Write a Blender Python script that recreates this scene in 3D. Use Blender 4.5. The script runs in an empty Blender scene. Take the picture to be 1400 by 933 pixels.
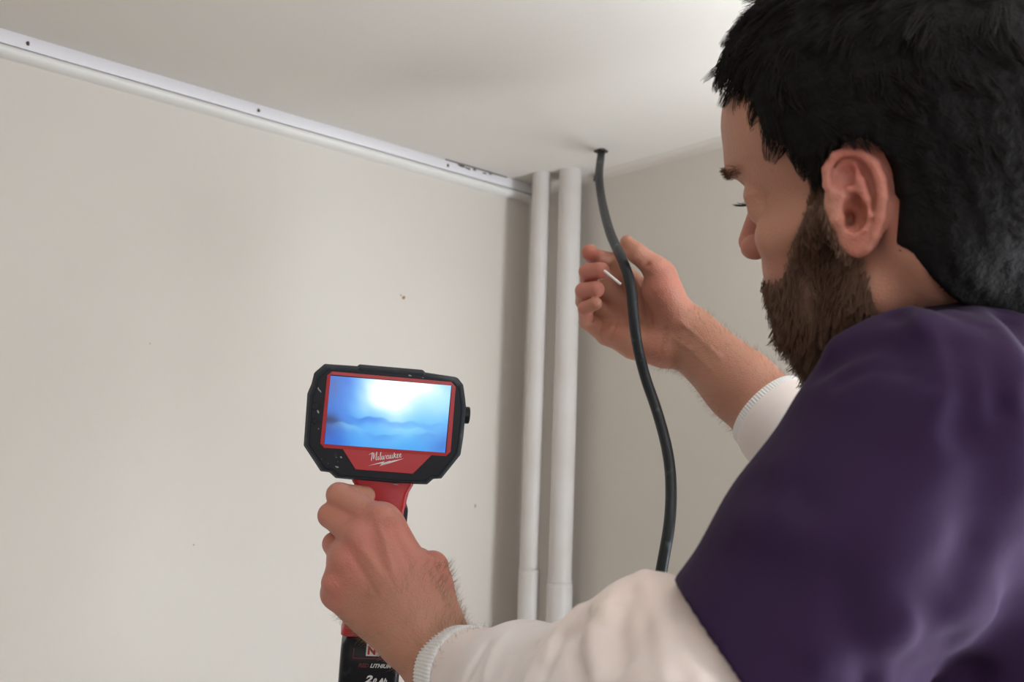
import bpy, bmesh, math, random
import numpy as np
import openvdb as vdb
from mathutils import Matrix, Vector

random.seed(7); RNG = np.random.default_rng(7)
SC = bpy.context.scene
COL = SC.collection
CZ = 1.60            # height of the camera above the floor
CEIL = 2.054         # low ceiling

# ------------------------------------------------------------------ camera
F, CX, CY = 1361.1, 700.0, 466.5
pt, rl = math.radians(7.6), math.radians(1.95)
fwd = np.array([0, math.cos(pt), math.sin(pt)]); up0 = np.array([0, -math.sin(pt), math.cos(pt)]); rt0 = np.array([1.0, 0, 0])
RT = rt0 * math.cos(rl) + up0 * math.sin(rl); UP = -rt0 * math.sin(rl) + up0 * math.cos(rl); FW = fwd
cam_d = bpy.data.cameras.new('camera'); cam = bpy.data.objects.new('camera', cam_d); COL.objects.link(cam)
cam_d.lens = 35.0; cam_d.sensor_width = 36.0; cam_d.clip_start = 0.02
cam.matrix_world = Matrix(((RT[0], UP[0], -FW[0], 0), (RT[1], UP[1], -FW[1], 0), (RT[2], UP[2], -FW[2], CZ), (0, 0, 0, 1)))
cam_d.dof.use_dof = True; cam_d.dof.focus_distance = 0.79; cam_d.dof.aperture_fstop = 9.0
SC.camera = cam

# ------------------------------------------------------------------ light
SC.view_settings.view_transform = 'Standard'; SC.view_settings.look = 'None'
SC.view_settings.gamma = 1.0; SC.view_settings.exposure = 0.55
w = bpy.data.worlds.new('world'); SC.world = w; w.use_nodes = True
w.node_tree.nodes['Background'].inputs[0].default_value = (0.78, 0.88, 1.0, 1); w.node_tree.nodes['Background'].inputs[1].default_value = 1.0

U3 = np.array([0.749, 0.662, 0.0]); V3 = np.array([0.662, -0.749, 0.0])      # along the left wall to the corner; along the right wall away from it
U3 /= np.linalg.norm(U3); V3 = np.array([U3[1], -U3[0], 0])
CORNER = np.array([0.035, 1.553, 0.0])
def RM(a, b, z): return CORNER - U3 * a + V3 * b + np.array([0, 0, z])       # a = distance from right wall, b = distance from left wall
def area(name, loc, target, sx, sy, power, color):
    l = bpy.data.lights.new(name, 'AREA'); l.shape = 'RECTANGLE'; l.size = sx; l.size_y = sy; l.energy = power; l.color = color
    o = bpy.data.objects.new(name, l); COL.objects.link(o); o.location = loc
    o.rotation_euler = (Vector(target) - Vector(loc)).to_track_quat('-Z', 'Y').to_euler(); return o
# window in the right wall, past the man, and an added fill light behind, in an unseen opening facing the left wall
WB0, WB1, WZ0, WZ1 = 0.86, 1.80, 0.95, 1.97
area('window_daylight', RM(-0.08, (WB0 + WB1) / 2, (WZ0 + WZ1) / 2 - 0.1), RM(1.0, (WB0 + WB1) / 2 - 0.2, 2.15), WB1 - WB0, WZ1 - WZ0 - 0.1, 38.0, (0.90, 0.95, 1.0))
area('back_fill_light', RM(1.6, 2.92, 1.45), RM(1.6, 0, 1.45), 1.4, 1.0, 8.0, (0.97, 0.97, 1.0))

def P(px, py, d):                                                            # the point seen at a photograph pixel, d metres deep
    return d * (FW + RT * (px - CX) / F - UP * (py - CY) / F) + np.array([0, 0, CZ])
def proj(X):
    X = np.atleast_2d(X) - np.array([0, 0, CZ]); d = X @ FW
    return np.c_[CX + F * (X @ RT) / d, CY - F * (X @ UP) / d, d]

# ------------------------------------------------------------------ materials
def mat(name, color, rough=0.6, metal=0.0, noise=None, bump=None, sss=0.0, spec=0.5, sheen=0.0, coat=0.0, build=None):
    m = bpy.data.materials.new(name); m.use_nodes = True; nt = m.node_tree; b = nt.nodes['Principled BSDF']
    b.inputs['Base Color'].default_value = (*color, 1); b.inputs['Roughness'].default_value = rough; b.inputs['Metallic'].default_value = metal
    b.inputs['Specular IOR Level'].default_value = spec
    if sheen: b.inputs['Sheen Weight'].default_value = sheen; b.inputs['Sheen Roughness'].default_value = 0.5
    if coat: b.inputs['Coat Weight'].default_value = coat
    if sss:
        b.inputs['Subsurface Weight'].default_value = sss; b.inputs['Subsurface Radius'].default_value = (1.0, 0.35, 0.2); b.inputs['Subsurface Scale'].default_value = 0.006
    tc = nt.nodes.new('ShaderNodeTexCoord')
    if noise:                                                               # (scale, detail, other colour, low, high)
        n = nt.nodes.new('ShaderNodeTexNoise'); n.inputs['Scale'].default_value = noise[0]; n.inputs['Detail'].default_value = noise[1]
        nt.links.new(tc.outputs['Object'], n.inputs['Vector'])
        r = nt.nodes.new('ShaderNodeMapRange'); r.inputs[1].default_value = noise[3]; r.inputs[2].default_value = noise[4]
        nt.links.new(n.outputs['Fac'], r.inputs[0])
        mx = nt.nodes.new('ShaderNodeMix'); mx.data_type = 'RGBA'; mx.inputs[6].default_value = (*color, 1); mx.inputs[7].default_value = (*noise[2], 1)
        nt.links.new(r.outputs[0], mx.inputs[0]); nt.links.new(mx.outputs[2], b.inputs['Base Color'])
    if bump:                                                                # (scale, strength, distance)
        n = nt.nodes.new('ShaderNodeTexNoise'); n.inputs['Scale'].default_value = bump[0]; n.inputs['Detail'].default_value = 5
        nt.links.new(tc.outputs['Object'], n.inputs['Vector'])
        bp = nt.nodes.new('ShaderNodeBump'); bp.inputs['Strength'].default_value = bump[1]; bp.inputs['Distance'].default_value = bump[2]
        nt.links.new(n.outputs['Fac'], bp.inputs['Height']); nt.links.new(bp.outputs['Normal'], b.inputs['Normal'])
    if build: build(nt, b, tc)
    return m
M = {}
M['wall'] = mat('wall_paint', (0.70, 0.66, 0.60), 0.75, noise=(2.2, 5, (0.66, 0.615, 0.555), 0.35, 0.7), bump=(55, 0.25, 0.002))
M['ceiling'] = mat('ceiling_paint', (0.77, 0.735, 0.68), 0.7, noise=(3, 4, (0.74, 0.70, 0.645), 0.35, 0.7), bump=(90, 0.3, 0.0012))
M['wood_floor'] = mat('floor_boards', (0.25, 0.17, 0.11), 0.5, noise=(8, 4, (0.18, 0.12, 0.08), 0.3, 0.7))
M['trim'] = mat('trim_paint', (0.80, 0.79, 0.82), 0.5, bump=(90, 0.15, 0.001))
M['bead'] = mat('bead_paint', (0.84, 0.83, 0.80), 0.45, bump=(60, 0.15, 0.001))
M['pipe'] = mat('pipe_paint', (0.69, 0.66, 0.64), 0.42, noise=(18, 4, (0.66, 0.62, 0.585), 0.4, 0.7), bump=(60, 0.2, 0.001))
M['stain_gap'] = mat('dark_crack_gap', (0.09, 0.07, 0.06), 0.9)
M['brown'] = mat('brown_speck', (0.32, 0.17, 0.08), 0.8)
M['cable'] = mat('cable_rubber', (0.012, 0.015, 0.018), 0.45, spec=0.35, noise=(60, 5, (0.10, 0.12, 0.13), 0.62, 0.8), bump=(140, 0.4, 0.001))
M['rubber'] = mat('grey_rubber', (0.020, 0.026, 0.034), 0.6, spec=0.25, noise=(45, 5, (0.07, 0.08, 0.09), 0.55, 0.75), bump=(260, 0.25, 0.0006))
M['black'] = mat('black_plastic', (0.007, 0.008, 0.011), 0.38, spec=0.22, noise=(70, 6, (0.04, 0.045, 0.055), 0.66, 0.8), bump=(180, 0.12, 0.0005))
M['red'] = mat('red_plastic', (0.43, 0.014, 0.018), 0.38, bump=(220, 0.1, 0.0004))
M['darkred'] = mat('dark_red_print', (0.12, 0.012, 0.014), 0.5)
M['white'] = mat('white_print', (0.75, 0.75, 0.75), 0.5)
M['dust'] = mat('plaster_dust', (0.30, 0.31, 0.33), 0.9)
M['stick'] = mat('white_plastic', (0.82, 0.80, 0.78), 0.4)
M['shirt'] = mat('purple_cotton', (0.028, 0.013, 0.041), 0.9, sheen=0.04, spec=0.08, noise=(5, 3, (0.024, 0.011, 0.035), 0.35, 0.7), bump=(900, 0.25, 0.0006))
M['undershirt'] = mat('white_cotton', (0.80, 0.73, 0.71), 0.85, sheen=0.15, spec=0.2, sss=0.15, noise=(7, 3, (0.80, 0.66, 0.60), 0.42, 0.7), bump=(1000, 0.2, 0.0005))
M['cuff'] = mat('white_rib_knit', (0.82, 0.81, 0.80), 0.85, spec=0.2, bump=(1200, 0.2, 0.0004))
M['denim'] = mat('blue_denim', (0.03, 0.045, 0.09), 0.85, noise=(40, 4, (0.05, 0.07, 0.12), 0.4, 0.6), bump=(600, 0.3, 0.001))
M['leather'] = mat('dark_leather', (0.03, 0.022, 0.018), 0.4)
M['eye'] = mat('eye_white', (0.7, 0.68, 0.65), 0.15)
M['hairbase'] = mat('dark_scalp_hair', (0.006, 0.005, 0.005), 0.75, bump=(350, 0.6, 0.002), spec=0.12)
M['hair'] = mat('dark_brown_hair', (0.010, 0.0075, 0.0065), 0.6, spec=0.15)
M['beardbase'] = mat('brown_beard_base', (0.050, 0.028, 0.019), 0.7, bump=(400, 0.6, 0.002), spec=0.2)
M['beard'] = mat('brown_beard_hair', (0.140, 0.072, 0.045), 0.5, spec=0.3)
M['armhair'] = mat('light_brown_arm_hair', (0.22, 0.13, 0.07), 0.5)
def skin_build(nt, b, tc):
    at = nt.nodes.new('ShaderNodeAttribute'); at.attribute_name = 'flush'
    n = nt.nodes.new('ShaderNodeTexNoise'); n.inputs['Scale'].default_value = 60; n.inputs['Detail'].default_value = 5
    nt.links.new(tc.outputs['Object'], n.inputs['Vector'])
    ad = nt.nodes.new('ShaderNodeMath'); ad.operation = 'MULTIPLY_ADD'; ad.inputs[1].default_value = 0.6; ad.inputs[2].default_value = -0.3
    nt.links.new(n.outputs['Fac'], ad.inputs[0])
    a2 = nt.nodes.new('ShaderNodeMath'); a2.operation = 'ADD'; a2.use_clamp = True
    nt.links.new(ad.outputs[0], a2.inputs[0]); nt.links.new(at.outputs['Fac'], a2.inputs[1])
    mx = nt.nodes.new('ShaderNodeMix'); mx.data_type = 'RGBA'; mx.inputs[6].default_value = (0.455, 0.218, 0.145, 1); mx.inputs[7].default_value = (0.53, 0.175, 0.135, 1)
    nt.links.new(a2.outputs[0], mx.inputs[0])
    at2 = nt.nodes.new('ShaderNodeAttribute'); at2.attribute_name = 'stubble'
    m2 = nt.nodes.new('ShaderNodeMix'); m2.data_type = 'RGBA'; m2.inputs[7].default_value = (0.14, 0.075, 0.05, 1)
    nt.links.new(mx.outputs[2], m2.inputs[6]); nt.links.new(at2.outputs['Fac'], m2.inputs[0]); nt.links.new(m2.outputs[2], b.inputs['Base Color'])
    v = nt.nodes.new('ShaderNodeTexVoronoi'); v.inputs['Scale'].default_value = 620; nt.links.new(tc.outputs['Object'], v.inputs['Vector'])
    n2 = nt.nodes.new('ShaderNodeTexNoise'); n2.inputs['Scale'].default_value = 160; n2.inputs['Detail'].default_value = 6; nt.links.new(tc.outputs['Object'], n2.inputs['Vector'])
    sm = nt.nodes.new('ShaderNodeMath'); sm.operation = 'ADD'; nt.links.new(v.outputs['Distance'], sm.inputs[0]); nt.links.new(n2.outputs['Fac'], sm.inputs[1])
    bp = nt.nodes.new('ShaderNodeBump'); bp.inputs['Strength'].default_value = 0.27; bp.inputs['Distance'].default_value = 0.0011
    nt.links.new(sm.outputs[0], bp.inputs['Height']); nt.links.new(bp.outputs['Normal'], b.inputs['Normal'])
M['skin'] = mat('skin', (0.45, 0.25, 0.17), 0.5, sss=0.35, spec=0.4, build=skin_build)

# ------------------------------------------------------------------ mesh helpers
def link(name, me, m, parent=None):
    o = bpy.data.objects.new(name, me); COL.objects.link(o)
    if m is not None: me.materials.append(m)
    if parent is not None: o.parent = parent
    return o
def struct(o): o['kind'] = 'structure'; return o
def tag(o, label, cat, group=None):
    o['label'] = label; o['category'] = cat
    if group: o['group'] = group
    return o
def empty(name, loc=(0, 0, 0), matrix=None):
    o = bpy.data.objects.new(name, None); COL.objects.link(o); o.empty_display_size = 0.02
    if matrix is not None: o.matrix_world = matrix
    else: o.location = loc
    return o
def pymesh(name, verts, faces, m, parent=None, smooth=False, bevel=0.0, angle=35):
    me = bpy.data.meshes.new(name); me.from_pydata([tuple(map(float, v)) for v in verts], [], faces)
    bm = bmesh.new(); bm.from_mesh(me); bmesh.ops.recalc_face_normals(bm, faces=bm.faces)
    bm.to_mesh(me); bm.free()
    if smooth:
        me.polygons.foreach_set('use_smooth', [True] * len(me.polygons)); me.set_sharp_from_angle(angle=math.radians(angle))
    o = link(name, me, m, parent)
    if bevel:
        b = o.modifiers.new('bevel', 'BEVEL'); b.width = bevel; b.segments = 3; b.limit_method = 'ANGLE'; b.angle_limit = math.radians(25)
        me.polygons.foreach_set('use_smooth', [True] * len(me.polygons))
        o.modifiers.new('wn', 'WEIGHTED_NORMAL')
    return o
def box(name, p0, p1, m, parent=None, bevel=0.0, basis=None):
    x0, y0, z0 = p0; x1, y1, z1 = p1
    vs = [(x, y, z) for z in (z0, z1) for y in (y0, y1) for x in (x0, x1)]
    fs = [(0, 1, 3, 2), (4, 6, 7, 5), (0, 4, 5, 1), (2, 3, 7, 6), (0, 2, 6, 4), (1, 5, 7, 3)]
    if basis: vs = [basis(*v) for v in vs]
    return pymesh(name, vs, fs, m, parent, bevel=bevel)
def loft(name, rings, m, parent=None, closed_ends=True, smooth=False, bevel=0.0, angle=35, loop=False):
    n = len(rings[0]); vs = [v for r in rings for v in r]; fs = []
    K = len(rings)
    for k in range(K if loop else K - 1):
        a, b = k * n, ((k + 1) % K) * n
        for i in range(n): j = (i + 1) % n; fs.append((a + i, a + j, b + j, b + i))
    if closed_ends and not loop: fs.append(tuple(range(n))[::-1]); fs.append(tuple(range((K - 1) * n, K * n)))
    return pymesh(name, vs, fs, m, parent, smooth=smooth, bevel=bevel, angle=angle)
def spline(pts, n):                                                          # Catmull-Rom through 3-D points
    p = np.array(pts, float); p = np.vstack([2 * p[0] - p[1], p, 2 * p[-1] - p[-2]]); out = []
    for i in range(1, len(p) - 2):
        for t in np.linspace(0, 1, n, endpoint=False):
            out.append(0.5 * ((2 * p[i]) + (-p[i - 1] + p[i + 1]) * t + (2 * p[i - 1] - 5 * p[i] + 4 * p[i + 1] - p[i + 2]) * t * t + (-p[i - 1] + 3 * p[i] - 3 * p[i + 1] + p[i + 2]) * t ** 3))
    out.append(p[-2]); return np.array(out)
def tube(name, pts, r, m, parent=None, seg=20, radii=None):
    pts = np.array(pts, float); n = len(pts); rings = []
    tg = np.gradient(pts, axis=0); tg /= np.linalg.norm(tg, axis=1)[:, None]
    nrm = np.cross(tg[0], [0, 0, 1.0]); 
    if np.linalg.norm(nrm) < 1e-3: nrm = np.cross(tg[0], [1.0, 0, 0])
    for k in range(n):
        nrm = nrm - tg[k] * (nrm @ tg[k]); nrm /= np.linalg.norm(nrm); bn = np.cross(tg[k], nrm)
        rr = r if radii is None else radii[k]
        rings.append([pts[k] + rr * (math.cos(a) * nrm + math.sin(a) * bn) for a in np.linspace(0, 2 * math.pi, seg, endpoint=False)])
    return loft(name, rings, m, parent, smooth=True, angle=60)
def cyl(name, p0, p1, r, m, parent=None, seg=32, bevel=0.0):
    o = tube(name, [p0, (np.array(p0) + np.array(p1)) / 2, p1], r, m, parent, seg)
    if bevel:
        b = o.modifiers.new('bevel', 'BEVEL'); b.width = bevel; b.segments = 2; b.limit_method = 'ANGLE'
    return o

# ------------------------------------------------------------------ the room
LA, LB = 3.3, 3.0        # length of the left wall, length of the right wall
def rb(a, b, z): return RM(a, b, z)
struct(box('floor', (-0.1, -0.1, -0.1), (LA + .1, LB + .1, 0), M['wood_floor'], basis=rb))
struct(box('ceiling', (-0.1, -0.1, CEIL), (LA + .1, LB + .1, CEIL + .1), M['ceiling'], basis=rb))
struct(box('wall_left', (-0.1, -0.1, 0), (LA, 0, CEIL), M['wall'], basis=rb))
# right wall with a window opening past the man
def wall_with_hole(name, fixed0, fixed1, s0, s1, h0, h1, z0, z1, along_b):
    us = [s0, h0, h1, s1]; zs = [0, z0, z1, CEIL]; vs, fs = [], []
    for f_ in (fixed0, fixed1):
        for z in zs:
            for u in us: vs.append(rb(f_, u, z) if along_b else rb(u, f_, z))
    idx = lambda l, i, j: l * 16 + j * 4 + i
    for l in (0, 1):
        for i in range(3):
            for j in range(3):
                if i == 1 and j == 1: continue
                fs.append((idx(l, i, j), idx(l, i + 1, j), idx(l, i + 1, j + 1), idx(l, i, j + 1)))
    for a, b in (((1, 1), (2, 1)), ((2, 1), (2, 2)), ((2, 2), (1, 2)), ((1, 2), (1, 1)), ((0, 0), (3, 0)), ((3, 0), (3, 3)), ((3, 3), (0, 3)), ((0, 3), (0, 0))):
        if a == (0, 0) or True: fs.append((idx(0, *a), idx(0, *b), idx(1, *b), idx(1, *a)))
    return struct(pymesh(name, vs, fs, M['wall']))
wall_with_hole('wall_right', 0, -0.1, 0, LB, WB0, WB1, WZ0, WZ1, True)
wall_with_hole('wall_far', LB, LB + 0.1, -0.1, LA, 0.9, 2.3, 0.95, 1.95, False)
struct(box('wall_back', (LA, -0.1, 0), (LA + 0.1, LB + .1, CEIL), M['wall'], basis=rb))
def window(name, along_b, f, h0, h1, z0, z1):
    q = (lambda a, s, z: rb(f + a, s, z)) if along_b else (lambda a, s, z: rb(s, f + a, z))
    e = struct(empty(name, q(0, (h0 + h1) / 2, z0)))
    fr = 0.045
    inv = e.matrix_basis.inverted()
    L_ = lambda a, s, z: inv @ Vector(q(a, s, z))
    mid = (h0 + h1) / 2
    for s0, s1, a0, a1 in ((h0, h0 + fr, z0, z1), (h1 - fr, h1, z0, z1), (h0, h1, z0, z0 + fr), (h0, h1, z1 - fr, z1), (mid - fr / 2, mid + fr / 2, z0, z1)):
        sgn = -0.06 if along_b else 0.06
        box('window_frame', (min(0, sgn) * 1.0, s0, a0), (max(0, sgn), s1, a1), M['trim'], e, basis=L_)
window('window_1', True, -0.005, WB0, WB1, WZ0, WZ1)
window('window_2', False, LB + 0.005, 0.9, 2.3, 0.95, 1.95)

# ceiling trim on the left wall: flat fillet above, round bead below
# (profiles are (out from the wall, height))
def trim_profile(name, prof, m, a0, a1, warp=0.0006):
    rings = []
    for k, a in enumerate(np.linspace(a0, a1, 60)):
        jx = warp * math.sin(a * 9.1) + warp * 0.6 * math.sin(a * 23.7)
        rings.append([RM(a, b + (jx if b > 0.001 else 0), z) for b, z in prof])
    return struct(loft(name, rings, m, smooth=True, angle=50))
T0, T1 = 0.012, LA
trim_profile('trim_1', [(0.0, CEIL), (0.0, CEIL - 0.015), (0.011, CEIL - 0.015), (0.0125, CEIL - 0.012), (0.0125, CEIL - 0.003), (0.011, CEIL)], M['trim'], T0 - .006, T1)
arc = [(0.004 + 0.0115 * math.sin(t), CEIL - 0.0215 - 0.0065 * math.cos(t)) for t in np.linspace(0.0, math.pi, 10)]
trim_profile('trim_2', [(0.0, CEIL - 0.028)] + arc + [(0.0, CEIL - 0.015)], M['bead'], T0, T1)
# rough dark joint and fallen plaster along the trim near the corner
def blob(name, c, ax, rad, m, parent=None, seed=0, n=10, rings=6):
    rg = np.random.default_rng(seed); vs, fs = [], []
    A = np.array(ax, float)
    for i in range(rings + 1):
        th = math.pi * i / rings
        for j in range(n):
            ph = 2 * math.pi * j / n; q = np.array([math.sin(th) * math.cos(ph) * rad[0], math.sin(th) * math.sin(ph) * rad[1], math.cos(th) * rad[2]]) * (1 + 0.22 * rg.standard_normal())
            vs.append(np.array(c) + q @ A)
    for i in range(rings):
        for j in range(n):
            k = (j + 1) % n; fs.append((i * n + j, i * n + k, (i + 1) * n + k, (i + 1) * n + j))
    return pymesh(name, vs, fs, m, parent, smooth=True, angle=180)
AX = np.array([U3, V3, [0, 0, 1.0]])
def on_left(px, py):                                                          # point of the left wall seen at a pixel
    d = P(px, py, 1.0) - np.array([0, 0, CZ]); o = np.array([0, 0, CZ]); t = ((CORNER - o) @ V3) / (d @ V3); return o + d * t
def on_ceil(px, py):
    d = P(px, py, 1.0) - np.array([0, 0, CZ]); return np.array([0, 0, CZ]) + d * (CEIL - CZ) / d[2]
tr1 = bpy.data.objects['trim_1']
for k, (px, py, s) in enumerate(((33, 66, 2.0), (347, 157, 1.8), (605, 232, 1.8))):   # rusty nail heads
    a = -(on_left(px, py) - CORNER) @ U3
    o = blob('nail_head', RM(a, 0.0128, CEIL - 0.0085), AX, (0.001 * s, 0.0006, 0.0012 * s), M['stain_gap'], tr1, seed=k)
for k, (px, s) in enumerate(((622, 7), (631, 6), (640, 4), (655, 5), (662, 4))):      # dark chips between trim and ceiling
    a = -(on_left(px, 262) - CORNER) @ U3
    blob('plaster_chip', RM(a, 0.0125, CEIL - 0.0035 - 0.001 * (k % 2)), AX, (0.001 * s, 0.0010, 0.0016), M['stain_gap'], tr1, seed=20 + k)

struct(tube('trim_3', [RM(a, 0.013 + 0.0005 * math.sin(a * 60), CEIL - 0.0004) for a in np.linspace(0.08, 0.2, 20)], 0.0009, M['stain_gap'], seg=6))
wl = bpy.data.objects['wall_left']
for k, (px, py, s) in enumerate(((552, 407, 2.4), (548, 404, 1.0))):
    blob('plaster_speck', on_left(px, py), AX, (0.001 * s, 0.0006, 0.001 * s), M['brown'], wl, seed=40 + k)
for k, (px, py, s) in enumerate(((650, 692, 1.6), (205, 470, 0.6), (265, 745, 0.7))):
    blob('wall_dent', on_left(px, py), AX, (0.001 * s, 0.0004, 0.0014 * s), M['dust'], wl, seed=60 + k)
struct(blob('pipe_gap_dark', RM(0.004, 0.132, CEIL - 0.008), AX, (0.003, 0.006, 0.007), M['stain_gap'], seed=80))  # darkness of the gap between pipe top and right wall, put in as a dark blob
# caulked seam where the right wall meets the ceiling: a soft cove
prof = [(0.0, -0.012), (0.0012, -0.007), (0.003, -0.0035), (0.006, -0.0012), (0.011, 0.0), (0.0, 0.0)]
struct(loft('trim_4', [[RM(a + (0.0006 * math.sin(b * 40) if a > 0 else 0), b, CEIL + z) for a, z in prof] for b in np.linspace(0.0, LB, 80)], M['wall'], smooth=True, angle=60))

# ------------------------------------------------------------------ heating pipes in the corner
def pipe(cx, cy, r, zj, label, seed):
    e = empty('heating_pipe', (cx, cy, 0)); tag(e, label, 'pipe', None)
    z = np.linspace(zj - 0.004, CEIL, 22); w_ = [(0.0006 * math.sin(7 * q + seed), 0.0006 * math.cos(5 * q + seed), q) for q in z]
    tube('upper_pipe', w_, r, M['pipe'], e, seg=40)
    tube('coupling', [(0, 0, zj - 0.34), (0, 0, zj - 0.2), (0, 0, zj - 0.006), (0, 0, zj - 0.002), (0, 0, zj)], 0, M['pipe'], e, seg=40, radii=[r + .0016, r + .0016, r + .0016, r + .0014, r + 0.0002])
    tube('lower_pipe', [(0, 0, 0.0), (0, 0, 0.5), (0, 0, zj - 0.32)], r, M['pipe'], e, seg=40)
    tube('paint_ridge', [(r * math.cos(t) * 1.03, r * math.sin(t) * 1.03, zj + 0.0022 + 0.0006 * math.sin(3 * t)) for t in np.linspace(0, 2 * math.pi, 40)], 0.0009, M['pipe'], e, seg=8)
    return e
def z_at(px, py, X):                                                          # height of a pixel on the vertical line through X
    d = P(px, py, 1.0) - np.array([0, 0, CZ]); return CZ + d[2] * X[1] / d[1]
p1c, p2c = (0.0365, 1.468), (0.0795, 1.448)
pipe(*p1c, 0.0138, z_at(725, 778, p1c), 'thinner white painted heating pipe nearest the left wall in the corner', 1)
pipe(*p2c, 0.0168, z_at(763, 797, p2c), 'thicker white painted heating pipe nearer the black cable', 2)

# ------------------------------------------------------------------ signed-distance sculpting
f32 = np.float32
class Op:
    def __init__(s, kind, k, fn, c, r): s.kind, s.k, s.fn, s.c, s.r = kind, k, fn, np.array(c, float), r
def seg_d(p, a, b):
    ba = (b - a).astype(f32); pa = p - a.astype(f32); t = np.clip((pa @ ba) / max(float(ba @ ba), 1e-12), 0, 1)
    return np.sqrt(((pa - t[:, None] * ba) ** 2).sum(1)), t
class Field:
    def __init__(s): s.ops = []
    def rc(s, a, b, ra, rb_, k=0.006, kind='add'):
        a, b = np.array(a, float), np.array(b, float)
        def fn(p): d, t = seg_d(p, a, b); return d - (ra + (rb_ - ra) * t)
        s.ops.append(Op(kind, k, fn, (a + b) / 2, np.linalg.norm(b - a) / 2 + max(ra, rb_))); return s
    def chain(s, pts, rs, k=0.004, kind='add'):
        for i in range(len(pts) - 1): s.rc(pts[i], pts[i + 1], rs[i], rs[i + 1], k if i == 0 or kind != 'add' else max(k * 0.6, 0.001), kind)
        return s
    def ell(s, c, r, A=np.eye(3), k=0.01, kind='add'):                         # A: rows are the axes
        c = np.array(c, float); r_ = np.array(r, f32); A_ = np.array(A, f32)
        def fn(p):
            q = (p - c.astype(f32)) @ A_.T; k0 = np.sqrt(((q / r_) ** 2).sum(1)) + 1e-6; k1 = np.sqrt(((q / r_ ** 2) ** 2).sum(1)) + 1e-6
            return k0 * (k0 - 1) / k1
        s.ops.append(Op(kind, k, fn, c, float(max(r)))); return s
    def plane(s, c, n, k=0.002):                                               # cut away the side the normal points to
        c = np.array(c, float); n = np.array(n, float) / np.linalg.norm(n)
        s.ops.append(Op('cut', k, lambda p: -((p - c.astype(f32)) @ n.astype(f32)), c, 99)); return s
    def ridge(s, pts, amp, wid):                                               # soft fold (amp > 0) or crease (amp < 0) along a polyline
        pts = [np.array(q, float) for q in pts]
        c = np.mean(pts, 0); r = max(np.linalg.norm(q - c) for q in pts) + 3 * wid
        def fn(p):
            d = None
            for i in range(len(pts) - 1):
                q, _ = seg_d(p, pts[i], pts[i + 1]); d = q if d is None else np.minimum(d, q)
            return amp * np.exp(-(d / wid) ** 2)
        s.ops.append(Op('disp', 0, fn, c, r)); return s
    def wave(s, fn, c=(0, 0, 0), r=99): s.ops.append(Op('disp', 0, fn, c, r)); return s
    def val(s, p, c=None, rad=0.0):
        p = np.asarray(p, f32); d = np.full(len(p), 0.2, f32)
        for o in s.ops:
            if c is not None and o.r < 90 and np.linalg.norm(o.c - c) > o.r + rad + o.k + 0.012: continue
            q = o.fn(p)
            if o.kind == 'add':
                if o.k: h = np.clip(0.5 + 0.5 * (d - q) / o.k, 0, 1); d = d * (1 - h) + q * h - o.k * h * (1 - h)
                else: d = np.minimum(d, q)
            elif o.kind in ('sub', 'cut'):
                q = -q if o.kind == 'sub' else -q
                h = np.clip(0.5 - 0.5 * (d - q) / o.k, 0, 1); d = d * (1 - h) + q * h + o.k * h * (1 - h)
            else: d = d - q
        return d
    def hit(s, px, py, d0=0.3, d1=1.6):                                        # first surface point seen at a pixel
        t = np.arange(d0, d1, 0.002); pts = np.array([P(px, py, q) for q in (0, 1)]); pts = pts[0] + t[:, None] * (pts[1] - pts[0])
        v = s.val(pts); i = np.argmax(v < 0); 
        return pts[i] if v.min() < 0 else None
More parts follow.
